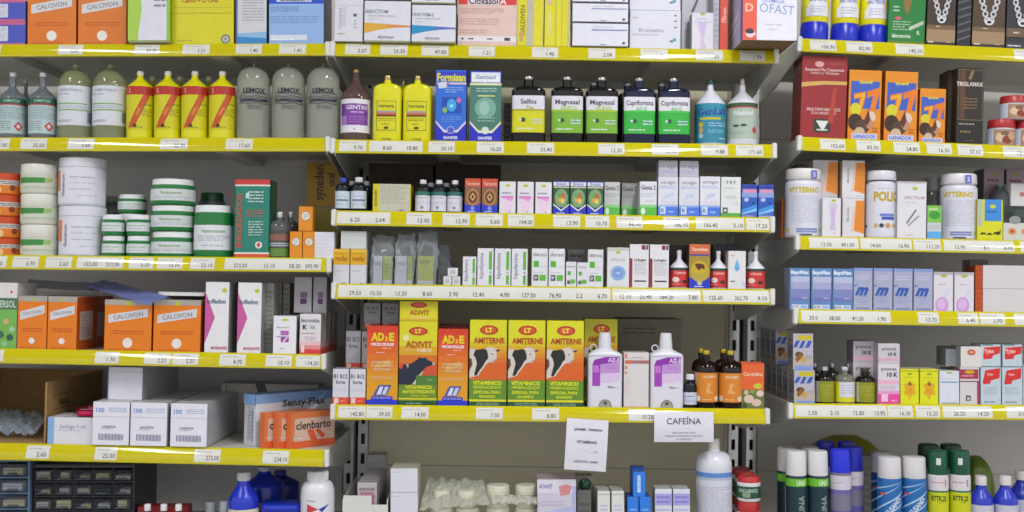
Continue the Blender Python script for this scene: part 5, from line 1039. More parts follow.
bottles('C5', [(695.5, 718)], 350, 'dark brown vial with orange label and gold-rimmed cap, next to the tiny vial', ('1c0c08', 'glass'), cap=(.925, 1, .33, 'c8b040', 'foil'), lab=(.12, .62, .46, 'd88424', ol), s=.0, **OV)
bottles('C5', [(719, 742.5)], 350.5, 'dark brown vial with orange label and gold-rimmed cap, next to the orange carton', ('1c0c08', 'glass'), cap=(.925, 1, .33, 'c8b040', 'foil'), lab=(.12, .62, .46, 'd88424', ol), s=.0, **OV)
bottles('C5', [(692, 711), (714, 733)], 348.5, 'dark brown vial in the second row with yellow cap', ('1c0c08', 'glass'), cap=(.925, 1, .36, 'c0a834', 'foil'), lab=(.12, .62, .46, '9c8468', []), s=.052, group='second-row vials with yellow caps', **OV)
pg = [('r', 0, .42, 1, .97, 'e0622c'), ('t', 'Cerdolina', .5, .76, .08, 'ecc8b0', .85), ('r', .0, 0, 1, .42, '6c7438'), ('e', .72, .50, .2, .06, 'c8c030'), ('e', .32, .22, .22, .09, 'd8c0b0'), ('e', .66, .14, .22, .08, 'd4bcae'), ('e', .82, .34, .16, .07, 'dcc8bc'), ('e', .2, .36, .10, .05, 'd0b8a8'), ('e', .48, .38, .12, .04, '8a9a3a'), ('e', .15, .08, .10, .05, '3c4420')]
cartons('C5', [(742, 764.5)], 363, 'orange carton with piglets picture turned at the rail end', pg, c='d8582a', side='b04820', top='e07040', d=.045, s=.012, yaw=0)
# paper signs hanging from the rail
def sign(x0, y0, x1, y1, tilt, art, lab):
    Y = -.0165; a = P(x0, y0, Y); b = P(x1, y1, Y); W = b.x-a.x; H = a.z-b.z
    mb = MB(); f = flat(W, H, 0, z0=-H)
    K = 8; m = M('dfdde6', 'paper')
    bow = lambda t: -.004*math.sin(t*pi)*1.0
    vs = []
    for i in range(K+1):
        t = i/K; vs += [(-W/2, bow(t), -H*t), (W/2, bow(t)*.6, -H*t)]
    mb.add(vs, [(2*i, 2*i+2, 2*i+3, 2*i+1) for i in range(K)], m)
    g = lambda u, v, l: (-W/2+u*W, bow(1-v)*(1-.4*u)-l-.0002, -H*(1-v)); g.W = W; g.H = H; g.curved = False
    draw(mb, g, art, 'paper')
    o = mb.build('paper_sign', smooth=False); o.location = ((a.x+b.x)/2, Y, a.z); o.rotation_euler = (0, math.radians(tilt), 0)
    md = o.modifiers.new('thickness', 'SOLIDIFY'); md.thickness = .0001; md.offset = 1
    tag(o, lab, 'sign', 'paper signs hung on the rail')
sign(567, 419, 608, 471, 2.6, [('t', 'JARABES - TONICOS', .52, .80, .042, '2c2a34', .80, 0, .03), ('t', 'VITAMINAS', .50, .56, .055, '4c4a54', .62), ('l', .42, .37, .50, .40, 1, 'b8a8b4'), ('l', .68, .35, .82, .40, 1, 'd0a4a4'), ('t', 'LACTATO  ANDY', .52, .175, .042, '5c5a64', .66)], 'narrow white paper sign reading vitamins, taped to the rail')
sign(654, 411.5, 713, 442.5, -.9, [('t', 'CAFEÍNA', .5, .70, .20, '5c5a64', .74, 0, .012), ('t', 'REGULADOR DEL RITMO', .5, .32, .05, 'a8a6b0', .6), ('t', 'CARDIACO Y ESTIMULANTE NERVIOSO', .5, .21, .05, 'a8a6b0', .92), ('t', 'AL POR MAYOR', .5, .10, .05, 'a8a6b0', .35)], 'wide white paper sign reading caffeine in capitals, taped to the rail')

# ------------------------------------------------------------------ middle bay, lowest shelf
def tray(W, H, D):
    mb = MB(); t = .0015; m = M('d8d8d0', 'card')
    mb.box(-W/2, W/2, -D/2, D/2, 0, t, m)
    for x in (-W/2, W/2-t): mb.add([(x, -D/2, t), (x+t, -D/2, t), (x+t, -D/2, H*.9), (x, -D/2, H*.9), (x, D/2, t), (x+t, D/2, t), (x+t, D/2, H), (x, D/2, H)], [(0, 1, 2, 3), (5, 4, 7, 6), (4, 0, 3, 7), (1, 5, 6, 2), (3, 2, 6, 7)], m)
    mb.box(-W/2+t, W/2*.28, -D/2, -D/2+t, t, H*.97, m); mb.box(W/2*.28, W/2-t, -D/2, -D/2+t, t, H*.80, m); mb.box(-W/2+t, W/2-t, D/2-t, D/2, t, H, m)
    return mb.build('card_tray')
TR = spread('C6', [(343.5, 388.5)], 494, 'open white card tray holding small syringe cartons', 'tray', None, .006, .20, None, 0, tray)
sy = [('r', .15, .55, .85, .85, 'b88090'), ('l', .1, .60, .9, .95, 3, '8a7a88'), ('l', .1, .2, .9, .5, 3, 'b0a4ac')]
sy_r = cartons('C6', [(358.5, 378)], 482.5, 'grey-pink small carton filed in the white tray, foremost', sy, c='bcb4b8', side='8c888c', d=.022, s=.022, on=rec(None, TR[0].top-TR[0].H+.0016, TR[0].X, TR[0].th, 0), group='grey-pink cartons filed in the tray')
behind(sy_r[0], 6, .003, ['grey-pink small carton filed in the white tray, %s' % q for q in ('second in file', 'third in file', 'fourth in file', 'fifth in file', 'sixth in file', 'rearmost')])
ww = [('l', .08, .82, .35, .88, 1, 'a8a8c0'), ('r', 0, .02, 1, .03, 'a8a8b4')]
a = cartons('C6', [(391, 418)], 516, 'white square carton, lowest of the pile beside the tray', ww, c='dadae4', side='b8b4a4', d=.07)
a = cartons('C6', [(391, 418)], 493, 'white square carton, middle of the pile beside the tray', ww, c='dadae4', side='b8b4a4', d=.07, on=a[0])
cartons('C6', [(391, 418)], 468.5, 'white square carton, topmost of the pile beside the tray', ww, c='dadae4', side='b8b4a4', d=.07, on=a[0])
cartons('C6', [(368, 386)], 455, 'plain pale grey carton standing far back above the tray', [('l', .1, .1, .9, .9, 9, 'a8a8a4')], c='b4b4b0', d=.05, s=.27)
# white pots in bags
PT = dict(body=('d6d4bc', 'plas'), prof=[(0, .86, 2, .86), (.04, .9, 2, .9), (.6, .96, 2, .96), (.62, 1, 2, 1), (.66, 1, 2, 1), (.68, .94, 2, .94), (.72, .94, 2, .94)], cap=(.72, 1, .99, 'dad8c4', 'lid', .98), name='pot', cat='pot', capname='lid', seg=32)
low = bottles('C6', [(431, 453), (456, 480), (486, 511), (515, 540)], 507, 'cream plastic pot standing lowest under the bags', s=.03, group='cream pots on the lowest shelf', **PT)
bottles('C6', [(487, 510), (515.5, 539)], 484.5, 'cream plastic pot with ribbed lid stacked on another', s=.03, on=low[2:], group='stacked cream pots', **PT)
bottles('C6', [(433, 450), (457, 476)], 490, 'cream pot wrapped in a clear bag', s=.035, on=low[:2], group='bagged cream pots', **PT)
film_sheet('plastic_bag', 'clear bag with white creases thrown over the cream pots, nearest', 'plastic bag', [P(419, 510, .005), P(490, 504, .01), P(484, 480, .10), P(428, 478, .10)], 34, 20, .012, M('d8d8c8', 'filmw'), 12, 40, thick=.0015)
film_sheet('plastic_bag', 'clear bag with white creases heaped beside the stacked cream pots', 'plastic bag', [P(492, 503, .0), P(540, 503, .0), P(538, 497, .022), P(492, 495, .022)], 34, 16, .010, M('e4e2d4', 'filmw'), 15, 44, thick=.0015)
hz = [('r', 0, .80, 1, 1, 'ded8e4'), ('t', 'NOVAVET', .22, .90, .06, '5068a8', .34), ('p', [(.55, .90), (.75, .93), (.9, .90), (.82, .78), (.6, .76)], 'd48c90'), ('p', [(0, .5), (1, .62), (1, .35), (0, .30)], 'b4bce0'), ('l', .1, .6, .7, .7, 2, 'c4b4d0'), ('r', .9, .0, 1, .9, 'b4b4dc')]
cartons('C6', [(538.5, 577)], 479.5, 'lilac and pink carton beside the stacked cream pots', hz, c='cfc8d8', side='98949c', top='b09ca0', d=.08)
bottles('C6', [(545, 569)], 508, 'dark round lid of a jar standing before the lilac and pink carton', ('5a5c58', 'plas'), JP(.6), (.62, 1, 1, '50544c'), None, s=-.0, name='jar', cat='jar', D=.0) if False else None
cartons('C6', [(577.5, 592)], 494, 'grey carton behind and beside the lilac and pink one', [('l', .1, .2, .9, .8, 5, '8a8a88')], c='a4a49c', d=.05, s=.06)
gpot = cartons('C6', [(578, 592)], 490, 'shaded block carton carrying the dark green ball cap', [('l', .1, .2, .9, .8, 5, '5a5a58')], c='74746e', d=.03, s=.025)
bottles('C6', [(579, 591.5)], 478.5, 'dark green round stopper sitting on the shaded carton', ('1c4a34', 'plas'), [(0, .7, 2, .7), (.2, .95, 2, .95), (.5, 1, 2, 1), (.8, .86, 2, .86)], (.8, 1, .7, '1c4a34', 'plas', .8), None, s=.025, on=gpot[0], name='stopper', cat='stopper')
cartons('C6', [(577, 593)], 476, 'pale pink-topped carton end behind the green stopper', [('r', 0, .9, 1, 1, 'b8a4a4')], c='9a948c', d=.04, s=.12)
sw = [('l', .2, .5, .8, .78, 4, 'b8b8dc'), ('r', 0, .93, 1, .95, 'b4b4ac'), ('l', .2, .2, .8, .4, 2, 'c8c8dc')]
for k, (xs_, s_) in enumerate((([(598.5, 611), (612.5, 625)], .0), ([(597, 609), (611, 623)], .05), ([(594.5, 606), (608.5, 620)], .10))):
    cartons('C6', xs_, [491, 489.5, 488][k], [['small white carton in file beside the blue cartons, front of the first file', 'small white carton in file beside the blue cartons, front of the second file'], ['small white carton in the first file, second place back', 'small white carton in the second file, second place back'], ['small white carton in the first file, rear place', 'small white carton in the second file, rear place']][k], sw, c='dcdcd8', side='b8b8ac', d=.045, s=s_, group='small white cartons in two files')
bb = [('l', .2, .6, .8, .8, 2, '7ab0ec'), ('e', .35, .45, .12, None, '30306c'), ('e', .38, .42, .06, None, 'd080a0')]
a = cartons('C6', [(628, 639.5), (640.5, 651.5)], 497, 'small bright blue carton with dark flower dot', bb, c='2a7ce0', side='1c58b0', d=.05, group='bright blue cartons')
cartons('C6', [(633.5, 645.5)], 472, 'bright blue carton standing upright on the two lower blue ones', [('r', .35, .18, .62, .86, 'c4d8f0'), ('l', .38, .25, .6, .8, 6, '7aa8e4')], c='2a7ce0', side='1c58b0', top='1c60c4', d=.035, on=a[0])
cartons('C6', [(632, 645)], 467, 'dark blue carton end peeping above the upright blue carton', [('r', 0, .96, 1, 1, '1c58b0')], c='1c50a4', d=.02, s=.058)
lg = [('r', 0, .72, 1, .92, 'a8a4e0'), ('l', .1, .74, .9, .9, 2, '7c78cc'), ('l', .1, .55, .9, .68, 2, 'b0acdc'), ('e', .5, .38, .2, .06, '58b040'), ('e', .5, .38, .1, .03, 'd4e4cc'), ('r', 0, .12, 1, .26, 'b0d890')]
cartons('C6', [(656, 672.7), (673.8, 691)], 489, 'white carton with lilac bands and green leaf', lg, c='dadae4', side='b4b4b4', d=.045, group='white cartons with lilac bands')
wl = [('r', 0, .86, 1, .93, '5c88cc'), ('r', 0, .82, 1, .86, 'b0bccc'), ('r', 0, .10, 1, .16, '5080c8'), ('t', 'JANTRUEL', .6, .20, .045, '2c4a9c', .6, 0, .03), ('l', .08, .30, .92, .74, 14, 'bcbcc8'), ('r', 0, 0, 1, .1, 'b8ccb8')]
bottles('C6', [(698, 733)], 438, 'big white bottle with blue bands under the caffeine sign', ('dcdce4', 'plas'), shoulder(.76, .88, .34, .90, 'round', r0=.95), (.885, 1, .33, 'd8d4cc', 'lid', .94), (.10, .74, .46, 'd4d4e2', wl), seg=36)
rj = dict(body=('dcd8dc', 'plas'), prof=JP(.74), cap=(.76, 1, .96, 'b82c28', 'lid', .94), lab=(.14, .62, .47, '1f5236', [('t', 'UNGUENTO', .5, .65, .3, 'b8ccc0', .6), ('e', .45, .3, .12, None, '8a9a80'), ('r', 0, 0, 1, .08, '123a24')]), name='jar', cat='jar', group='red-lidded green jars')
a = bottles('C6', [(737.5, 760.5)], 500, 'red-lidded green jar, lower one of the front pile by the upright', **rj)
bottles('C6', [(737.5, 760.5)], 475.5, 'red-lidded green jar, upper one of the front pile by the upright', on=a[0], **rj)
for k, (sx, nm) in enumerate(((735, 'second'), (731, 'rear'))):
    a = bottles('C6', [(sx, sx+20)], 497-k*3, 'shaded red-lidded jar, lower one of the %s pile by the upright' % nm, s=.06+.055*k, **rj)
    bottles('C6', [(sx, sx+20)], 471.5-k*4, 'shaded red-lidded jar, upper one of the %s pile by the upright' % nm, on=a[0], s=.06+.055*k, **rj)
# ================================================================== bay of the spray cans, top shelf
TB = [(0, .98, 2, .98), (.02, 1, 2, 1), (.30, .95, 2, .95), (.32, .93, 2, .93)]
def tube_extra(root, W, H):
    mb = MB(); mb.loft([(.34, .92, 2, .92), (.7, .90, 2, .70), (.98, .90, 2, .12), (1, .90, 2, .06)], W, W, H, M('e0dc1c', 'plas'), seg=36); mb.build('tube', root, smooth=True)
def tube(key, xs, yt, labs, group):
    def mk(W, H, D):
        root = empty('ointment_tube')
        mb = MB(); mb.loft([(0, .96), (.02, 1), (.235, .98), (.25, .93), (.26, .93)], W, W, H, M('2030c0', 'plas'), seg=36); mb.build('cap', root, smooth=True)
        mb = MB(); mb.loft([(.26, .94, 2, .94), (.28, .97, 2, .97), (.55, .97, 2.3, .9), (.98, .97, 3, .18), (1, .97, 3, .12)], W, W, H, M('dcd410', 'plas'), seg=36); mb.build('tube_body', root, smooth=True)
        S = lambda u, v, l: ((u-.5)*W*.78, -(.5*W*(.965-.10*v)*math.sqrt(max(.02, 1-((u-.5)*1.62)**2)))-.0012-l, (.33+.35*v)*H)
        S.W = W*.8; S.H = H*.35; S.curved = True
        lb = MB(); vs = []
        for i in range(17): vs += [S(i/16, 0, 0), S(i/16, 1, 0)]
        lb.add(vs, [(2*i, 2*i+2, 2*i+3, 2*i+1) for i in range(16)], M('dfdfe8'))
        draw(lb, S, [('t', 'BACTROVET', .5, .62, .14, '5a68b0', .8), ('l', .15, .1, .85, .4, 3, 'b8b8c4'), ('l', .2, .8, .8, .95, 1, 'a8a8b8')], 'card', l0=.0003)
        lb.build('label', root)
        return root
    a, b = xs[0]; W = P(b, 280, .02).x-P(a, 280, .02).x
    return spread(key, xs, yt, labs, 'tube', group, .004, W, None, 0, mk, mid=.5)
tube('R1', [(798.5, 830), (831, 858), (859, 886)], -32, 'yellow ointment tube standing on its wide blue cap', 'yellow ointment tubes on blue caps')
cartons('R1', [(888, 925)], -28, 'dark green carton with brown bull emblem and white print', [('p', [(.38, .62), (.44, .46), (.50, .42), (.56, .46), (.62, .62), (.72, .74), (.66, .77), (.58, .67), (.42, .67), (.34, .77), (.28, .74)], '8a6a2c'), ('l', .12, .44, .3, .54, 2, 'b4ccb4'), ('e', .27, .36, .09, .025, 'c85c70'), ('p', [(.55, .24), (.95, .34), (.95, .29), (.60, .20)], 'b8c4b0'), ('l', .12, .19, .6, .33, 4, 'a4c0a4'), ('t', 'laboratorios', .36, .12, .05, 'dce8dc', .5), ('t', 'R', .82, .17, .05, 'c8dcc8', .2), ('r', 0, 0, 1, .05, '5c7c28')], c='1c7a34', side='145424', d=.05)
def chain():
    o = []
    for i in range(6):
        t = i/5; y = .95-.50*t
        for sgn in (-1, 1):
            x = .5+sgn*(.34-.27*t)
            o += [('e', x, y, .095, .055, 'c8c8cc'), ('e', x, y, .048, .028, '3a2a22')]
    return o
gd = [('r', 0, 0, 1, .34, '9c8060'), ('r', 0, .27, 1, .34, '74593a'), ('r', 0, 0, 1, .07, '3a2c24')]+chain()+[('e', .5, .42, .14, .05, 'd8d8dc'), ('e', .5, .42, .07, .025, '2a2220'), ('l', .3, .30, .5, .33, 1, 'd8c8b0'), ('l', .05, .04, .3, .09, 1, 'dccab0'), ('l', .7, .05, .9, .09, 1, 'b8a488')]
cartons('R1', [(926.5, 955)], -16, 'brown and gold carton with silver chain horns, next to the green carton', gd, c='3c2c26', side='26201e', d=.05)
cartons('R1', [(957, 970.5)], -14, 'narrow black carton with grey diagonal ribs between the chain cartons', [('p', [(0, .1+.12*i), (1, .18+.12*i), (1, .21+.12*i), (0, .13+.12*i)], '5a5a60') for i in range(7)], c='26262e', side='1c1c22', d=.05)
cartons('R1', [(972, 1004.5)], -14, 'brown and gold carton with silver chain horns, beside the ribbed black one', gd, c='4a3826', side='26201e', d=.05)
gd2 = [('r', 0, .0, 1, .12, '34343c'), ('l', .05, .04, .6, .09, 1, 'd4d4dc')]+chain()+[('e', .5, .42, .14, .05, 'd8dcec'), ('e', .5, .42, .07, .025, '1a1a20'), ('r', 0, .2, 1, .34, '6a5440'), ('l', .2, .24, .5, .30, 1, 'c8b8a0')]
cartons('R1', [(1006, 1037)], -13, 'near-black carton with silver chain horns cut by the frame edge', gd2, c='2c2a30', side='1c1c22', d=.05)

# ------------------------------------------------------------------ red and orange cartons shelf
rb_ = [('p', [(0, .62), (.5, .655), (1, .66), (1, .70), (.5, .70), (0, .675)], 'd0a85c'), ('e', .38, .90, .10, .035, 'd4a09c'), ('t', 'NUEVO', .76, .91, .035, 'a85050', .3), ('t', 'Resveratrol Plus Concentrado', .5, .835, .035, 'e0c0bc', .86), ('t', 'Fosforo y Vitaminas', .5, .795, .030, 'd8b0ac', .78), ('t', 'MULTIVITAMINICO', .5, .355, .035, 'e0c0bc', .74), ('t', 'CON MINERALES', .5, .31, .03, 'd8b0ac', .55), ('r', .30, .08, .66, .24, '2a3a30'), ('p', [(.34, .22), (.46, .12), (.52, .12), (.62, .22)], 'dcdcd4'), ('r', .36, .10, .6, .12, 'c8c8c0'), ('p', [(.60, .2), (.70, .62), (.78, .62), (.72, .2)], 'b03c30')]
cartons('R2', [(800.5, 846)], 56, 'tall dark red carton with gold stripe', rb_, c='962428', side='701a1e', top='6a1a1c', d=.07)
o7 = lambda: [('r', .06, .45, .94, .84, '3a5cb8'), ('t', 'Vigoral', .5, .83, .10, 'd8d020', .92, 4, .04), ('p', [(.16, .66), (.52, .70), (.52, .62), (.34, .28), (.18, .28), (.34, .60), (.16, .58)], 'e07a1c'), ('p', [(.56, .70), (.94, .76), (.94, .68), (.76, .34), (.62, .34), (.74, .64), (.56, .60)], 'e07a1c'), ('p', [(.18, .64), (.50, .68), (.50, .64), (.32, .30), (.24, .30), (.40, .62), (.18, .60)], 'e8a828'),
      ('e', .22, .44, .17, .09, 'd0c828'), ('e', .22, .26, .22, .12, '3c241c'), ('e', .45, .20, .22, .10, '54382c'), ('e', .70, .34, .14, .08, 'd8c4b0'), ('e', .66, .24, .12, .07, 'b8886a'), ('e', .36, .12, .16, .07, 'c8b090'), ('p', [(.5, .30), (.62, .44), (.68, .30), (.58, .2)], '5c2c20'), ('r', 0, 0, 1, .10, 'e0801c'), ('r', .12, .02, .90, .10, 'c4c8e4'), ('t', 'GANADOR', .5, .06, .05, '4050b0', .7), ('l', .75, .12, .95, .2, 2, 'b85c10')]
a7 = cartons('R2', [(847.5, 881), (884, 917)], 70, 'orange carton with big sevens and farm animals', o7(), c='e08a18', side='b4600c', top='c8a020', d=.05, group='orange cartons with sevens')
cartons('R2', [(919, 945)], 88.5, 'shorter orange carton with sevens beside the black boxed carton', o7(), c='e08a18', side='a04c0c', top='c8a020', d=.05)
tg = [('r', .04, .32, .96, .98, '7a6438'), ('r', .06, .33, .94, .97, '2c2420'), ('r', .10, .34, .30, .96, '5c3c28'), ('t', 'TRIGLAMAX', .46, .79, .052, 'd8ccc8', .98, 0, .03), ('l', .25, .46, .75, .62, 4, '7a6038'), ('p', [(.4, .86), (.5, .96), (.62, .96), (.5, .84)], '8a6c44'), ('l', .1, .255, .8, .285, 1, 'b4b4b0'), ('l', .15, .14, .7, .20, 1, '8a7440'), ('l', .3, .04, .8, .07, 1, '5c5438')]
cartons('R2', [(956, 983)], 68, 'slim black carton with gold frame and white capitals', tg, c='201c1c', side='302820', d=.05)
cartons('R2', [(947, 955.3)], 70, 'narrow dark brown carton beside the gold framed one', [('l', .1, .1, .9, .9, 9, '4a3a1c')], c='34290f', d=.05, s=.03)
fj = [('r', 0, 0, .34, 1, 'c4ccdc'), ('r', .34, 0, 1, 1, 'a88468'), ('e', .50, .5, .12, .28, 'd8bc98'), ('e', .66, .35, .12, .25, '8a3c34'), ('e', .80, .6, .12, .25, 'c8a078'), ('e', .60, .75, .1, .15, '7a5c44')]
RJ = dict(body=('cfcfd6', 'plas'), prof=JP(.66), cap=(.68, 1, 1.0, 'b02c30', 'lid', .97), lab=(.04, .62, .47, 'c4ccdc', fj), name='jar', cat='jar', capname='lid', seg=32)
a = bottles('R2', [(987.5, 1014)], 120.5, 'red-lidded photo jar, lower one beside the gold framed carton', **RJ)
b = bottles('R2', [(1014.6, 1041)], 120.5, 'red-lidded photo jar, lower one cut by the frame edge', **RJ)
c_ = rec(None, a[0].top, a[0].X, a[0].th, 0)
bottles('R2', [(1000, 1027)], 97, 'red-lidded photo jar stacked on the two lower ones', on=c_, **RJ)

# ------------------------------------------------------------------ big white jars shelf
def wj(t, x=.5): return [('t', t, x, .88, .10, 'c4b02c', .62, 0, .05), ('l', .25, .24, .8, .78, 14, 'c0c0cc'), ('e', .16, .10, .05, None, 'd0c860'), ('r', .36, .10, .78, .135, '7a88bc'), ('r', .36, .05, .78, .09, '8a94c4'), ('r', .42, .0, .66, .025, '34343c'), ('e', .85, .10, .04, None, 'c0c88c')]
WJ = dict(body=('dcdce4', 'plas'), name='jar', cat='jar', capname='lid', seg=36, prof=[(0, .94, 2, .94), (.02, .98, 2, .98), (.04, 1, 2, 1), (.76, 1, 2, 1), (.80, .96, 2, .96), (.82, .88, 2, .88), (.84, .88, 2, .88)])
def seal(root, W, H):
    mb = MB(); S = wrap(W*1.0, W*1.0, .84*H, .13*H, 2, .5, .0006); draw(mb, S, [('r', .62, .05, .74, .98, '6a70c0'), ('t', '5', .68, .5, .5, 'd8d8f0', .1)], 'card'); mb.build('seal', root)
bottles('R3', [(785.5, 821)], 169.5, 'big white screw-capped jar with yellow lettering at the rack joint', cap=(.84, 1, .98, 'dcd8d4', 'lid', .97), lab=(.03, .77, .46, 'd8d8e4', wj('VITTERNO')), extra=seal, **WJ)
pj = [('t', 'POLIC', .62, .76, .17, 'c0a424', .60, 0, .05), ('l', .4, .88, .8, .94, 1, 'c0c0cc'), ('r', .46, .38, .80, .43, '6c80c8'), ('r', .50, .31, .80, .37, '3c54b0'), ('l', .05, .14, .2, .24, 1, '3a4a8a'), ('e', .38, .20, .05, None, 'c8b06c'), ('e', .50, .20, .05, None, '3a3c54'), ('e', .64, .20, .06, None, 'c89858'), ('e', .80, .20, .05, None, 'c8a870')]
bottles('R3', [(866, 896)], 171.5, 'white screw-capped jar with tall yellow capitals and small emblems', cap=(.86, 1, .96, 'd6d4da', 'lid', .97), lab=(.04, .80, .46, 'd8d8e4', pj), **WJ)
bottles('R3', [(941, 976)], 174.5, 'big white screw-capped jar beside the yellow and blue carton', cap=(.84, 1, .98, 'dcd8dc', 'lid', .97), lab=(.03, .77, .46, 'd8d8e4', wj('VITTERNO')), extra=seal, **WJ)
on_ = [('p', [(.52, .20), (.62, .95), (1, .95), (1, .12)], 'e0882c'), ('p', [(.40, .16), (.56, .95), (.62, .95), (.52, .2)], 'e8c0a8'), ('t', 'Meroxidin', .24, .60, .11, 'a8a4a4', .6, 90), ('l', .6, .04, .95, .09, 1, 'c0b8b4')]
lo1 = cartons('R3', [(813, 837)], 199, 'white and orange carton, lower one partly hidden behind the lilac figure carton', on_, c='dcd8dc', side='b8a8a0', d=.06, s=.045)
cartons('R3', [(813, 838)], 160, 'white and orange carton behind the big jar, upper one', on_, c='ccc8cc', side='b8a8a0', d=.06, s=.045, on=lo1[0])
lo2 = cartons('R3', [(842.5, 864.5)], 198.5, 'white and orange carton, lower one beside the white jar with capitals', on_, c='dcd8dc', side='b8a8a0', d=.06, s=.03)
cartons('R3', [(842.5, 865)], 160.5, 'white and orange carton, upper one beside the white jar with capitals', on_, c='dcd8dc', side='b8a8a0', d=.06, s=.03, on=lo2[0])
cartons('R3', [(822.5, 841)], 198, 'small white carton with lilac figure standing before the orange and white ones', [('p', [(.38, .78), (.76, .78), (.66, .5), (.72, .2), (.42, .2), (.48, .5)], 'ccb4d8'), ('r', .3, .80, .8, .82, 'c4b4cc'), ('e', .6, .94, .13, .035, 'b0bc20'), ('l', .35, .84, .8, .88, 1, 'b8b0bc'), ('l', .6, .1, .75, .14, 1, 'a898b4')], c='dddae0', side='b8b4b8', d=.03)
cartons('R3', [(782, 790)], 199, 'dark orange carton edge showing beside the jar at the rack joint', [('r', .0, .0, .4, 1, 'c06020')], c='b08c80', d=.06, s=.06)
cartons('R3', [(797, 812)], 164, 'shaded grey carton behind the jar at the rack joint', [('l', .1, .1, .9, .9, 9, '6a6668')], c='8c868c', d=.06, s=.13)
cartons('R3', [(897.5, 926.5)], 181.5, 'white carton with thin brown feather drawing', [('e', .60, .88, .09, .03, 'b0bc20'), ('t', 'SPECTRUM', .58, .72, .055, 'c8a8b4', .7), ('l', .3, .62, .8, .65, 1, 'c4bcc4'), ('p', [(.30, .28), (.62, .52), (.66, .50), (.34, .26)], '7c7474'), ('p', [(.36, .24), (.74, .42), (.76, .40), (.38, .22)], '8c8484'), ('l', .3, .06, .7, .09, 1, 'c0bcc4'), ('r', 0, .97, 1, 1, 'b8b4b4')], c='dddae0', side='b4b0b4', d=.05)
cartons('R3', [(927.5, 941.5)], 205.5, 'small green and blue carton between feather carton and big jar', [('r', 0, .50, 1, 1, '7cc04c'), ('l', .1, .84, .9, .94, 1, 'd4dcc8'), ('e', .5, .72, .4, .12, '3c9838'), ('r', 0, 0, 1, .24, '5ca8e4'), ('l', .1, .3, .9, .44, 2, 'b0b8bc')], c='c8ccd0', side='9aa0a0', d=.04)
bottles('R3', [(925, 944)], 177, 'grey bottle standing behind the small green and blue carton', ('8a8c8a', 'clear'), JP(.74), (.78, 1, .98, '9c9c98'), None, s=.075)
cartons('R3', [(977.5, 1003)], 199.5, 'yellow carton with blue panel and running animals', [('r', 0, .36, .18, 1, 'b0bcb0'), ('r', .28, .48, .94, 1, '3c88d4'), ('e', .6, .83, .12, .05, 'c8c83c'), ('l', .36, .66, .88, .74, 1, '28508c'), ('p', [(.1, .14), (.16, .20), (.3, .20), (.34, .14), (.26, .16)], '34340c'), ('p', [(.36, .14), (.42, .19), (.54, .19), (.58, .13), (.5, .15)], '34340c'), ('p', [(.60, .14), (.66, .21), (.86, .23), (.92, .28), (.90, .18), (.82, .14), (.7, .17)], '34340c')], c='d4d41c', side='a8a014', d=.045)
cartons('R3', [(1003.5, 1032)], 206, 'carton with dark bushes and orange flowers cut by the frame edge', [('r', 0, .52, 1, 1, '2c3430'), ('e', .2, .72, .14, .12, '182420'), ('e', .6, .8, .2, .12, '3c4c40'), ('e', .4, .6, .2, .12, '8c9490'), ('e', .3, .28, .16, .10, 'd0a068'), ('e', .8, .28, .18, .10, 'd89c50'), ('e', .3, .28, .07, .05, 'b84c30'), ('e', .8, .28, .07, .05, 'b84c30')], c='d0ccc4', side='8c8c84', d=.045)
bk = cartons('R3', [(984, 1004), (1006, 1027)], 205, 'shaded lower carton in the back row by the frame edge', [('l', .1, .1, .9, .9, 6, '8a6c70')], c='9c8c90', d=.05, s=.10, group='back-row lower cartons by the frame edge')
cartons('R3', [(984, 1004), (1006, 1027)], 168.5, 'pinkish shaded carton on the back row by the frame edge', [('l', .15, .6, .9, .75, 1, '8c3c40'), ('r', .1, .52, .9, .56, 'a87070'), ('e', .5, .85, .14, .04, '9c9c3c')], c='9e8e94', side='6c6468', d=.05, s=.10, on=bk, group='pinkish cartons on the back row')
pq = cartons('R3', [(1011, 1036)], 207, 'plain white low carton behind the bushes and flowers carton', [('l', .1, .1, .9, .9, 3, 'c4bcc0')], c='ccc8cc', d=.04, s=.052)
cartons('R3', [(1011, 1036)], 183.5, 'white carton with red mark standing above the flowers carton', [('r', .35, .45, 1, .62, 'c47068'), ('e', .75, .8, .12, .06, 'a89c50')], c='d8d4d4', d=.04, s=.052, on=pq[0])
bottles('R3', [(989, 1010)], 184, 'clear grey bottle shoulder behind the yellow and blue carton', ('747880', 'clear'), shoulder(.72, .9, .4, .96, 'round'), (.96, 1, .4, '8c9098'), None, s=.055)

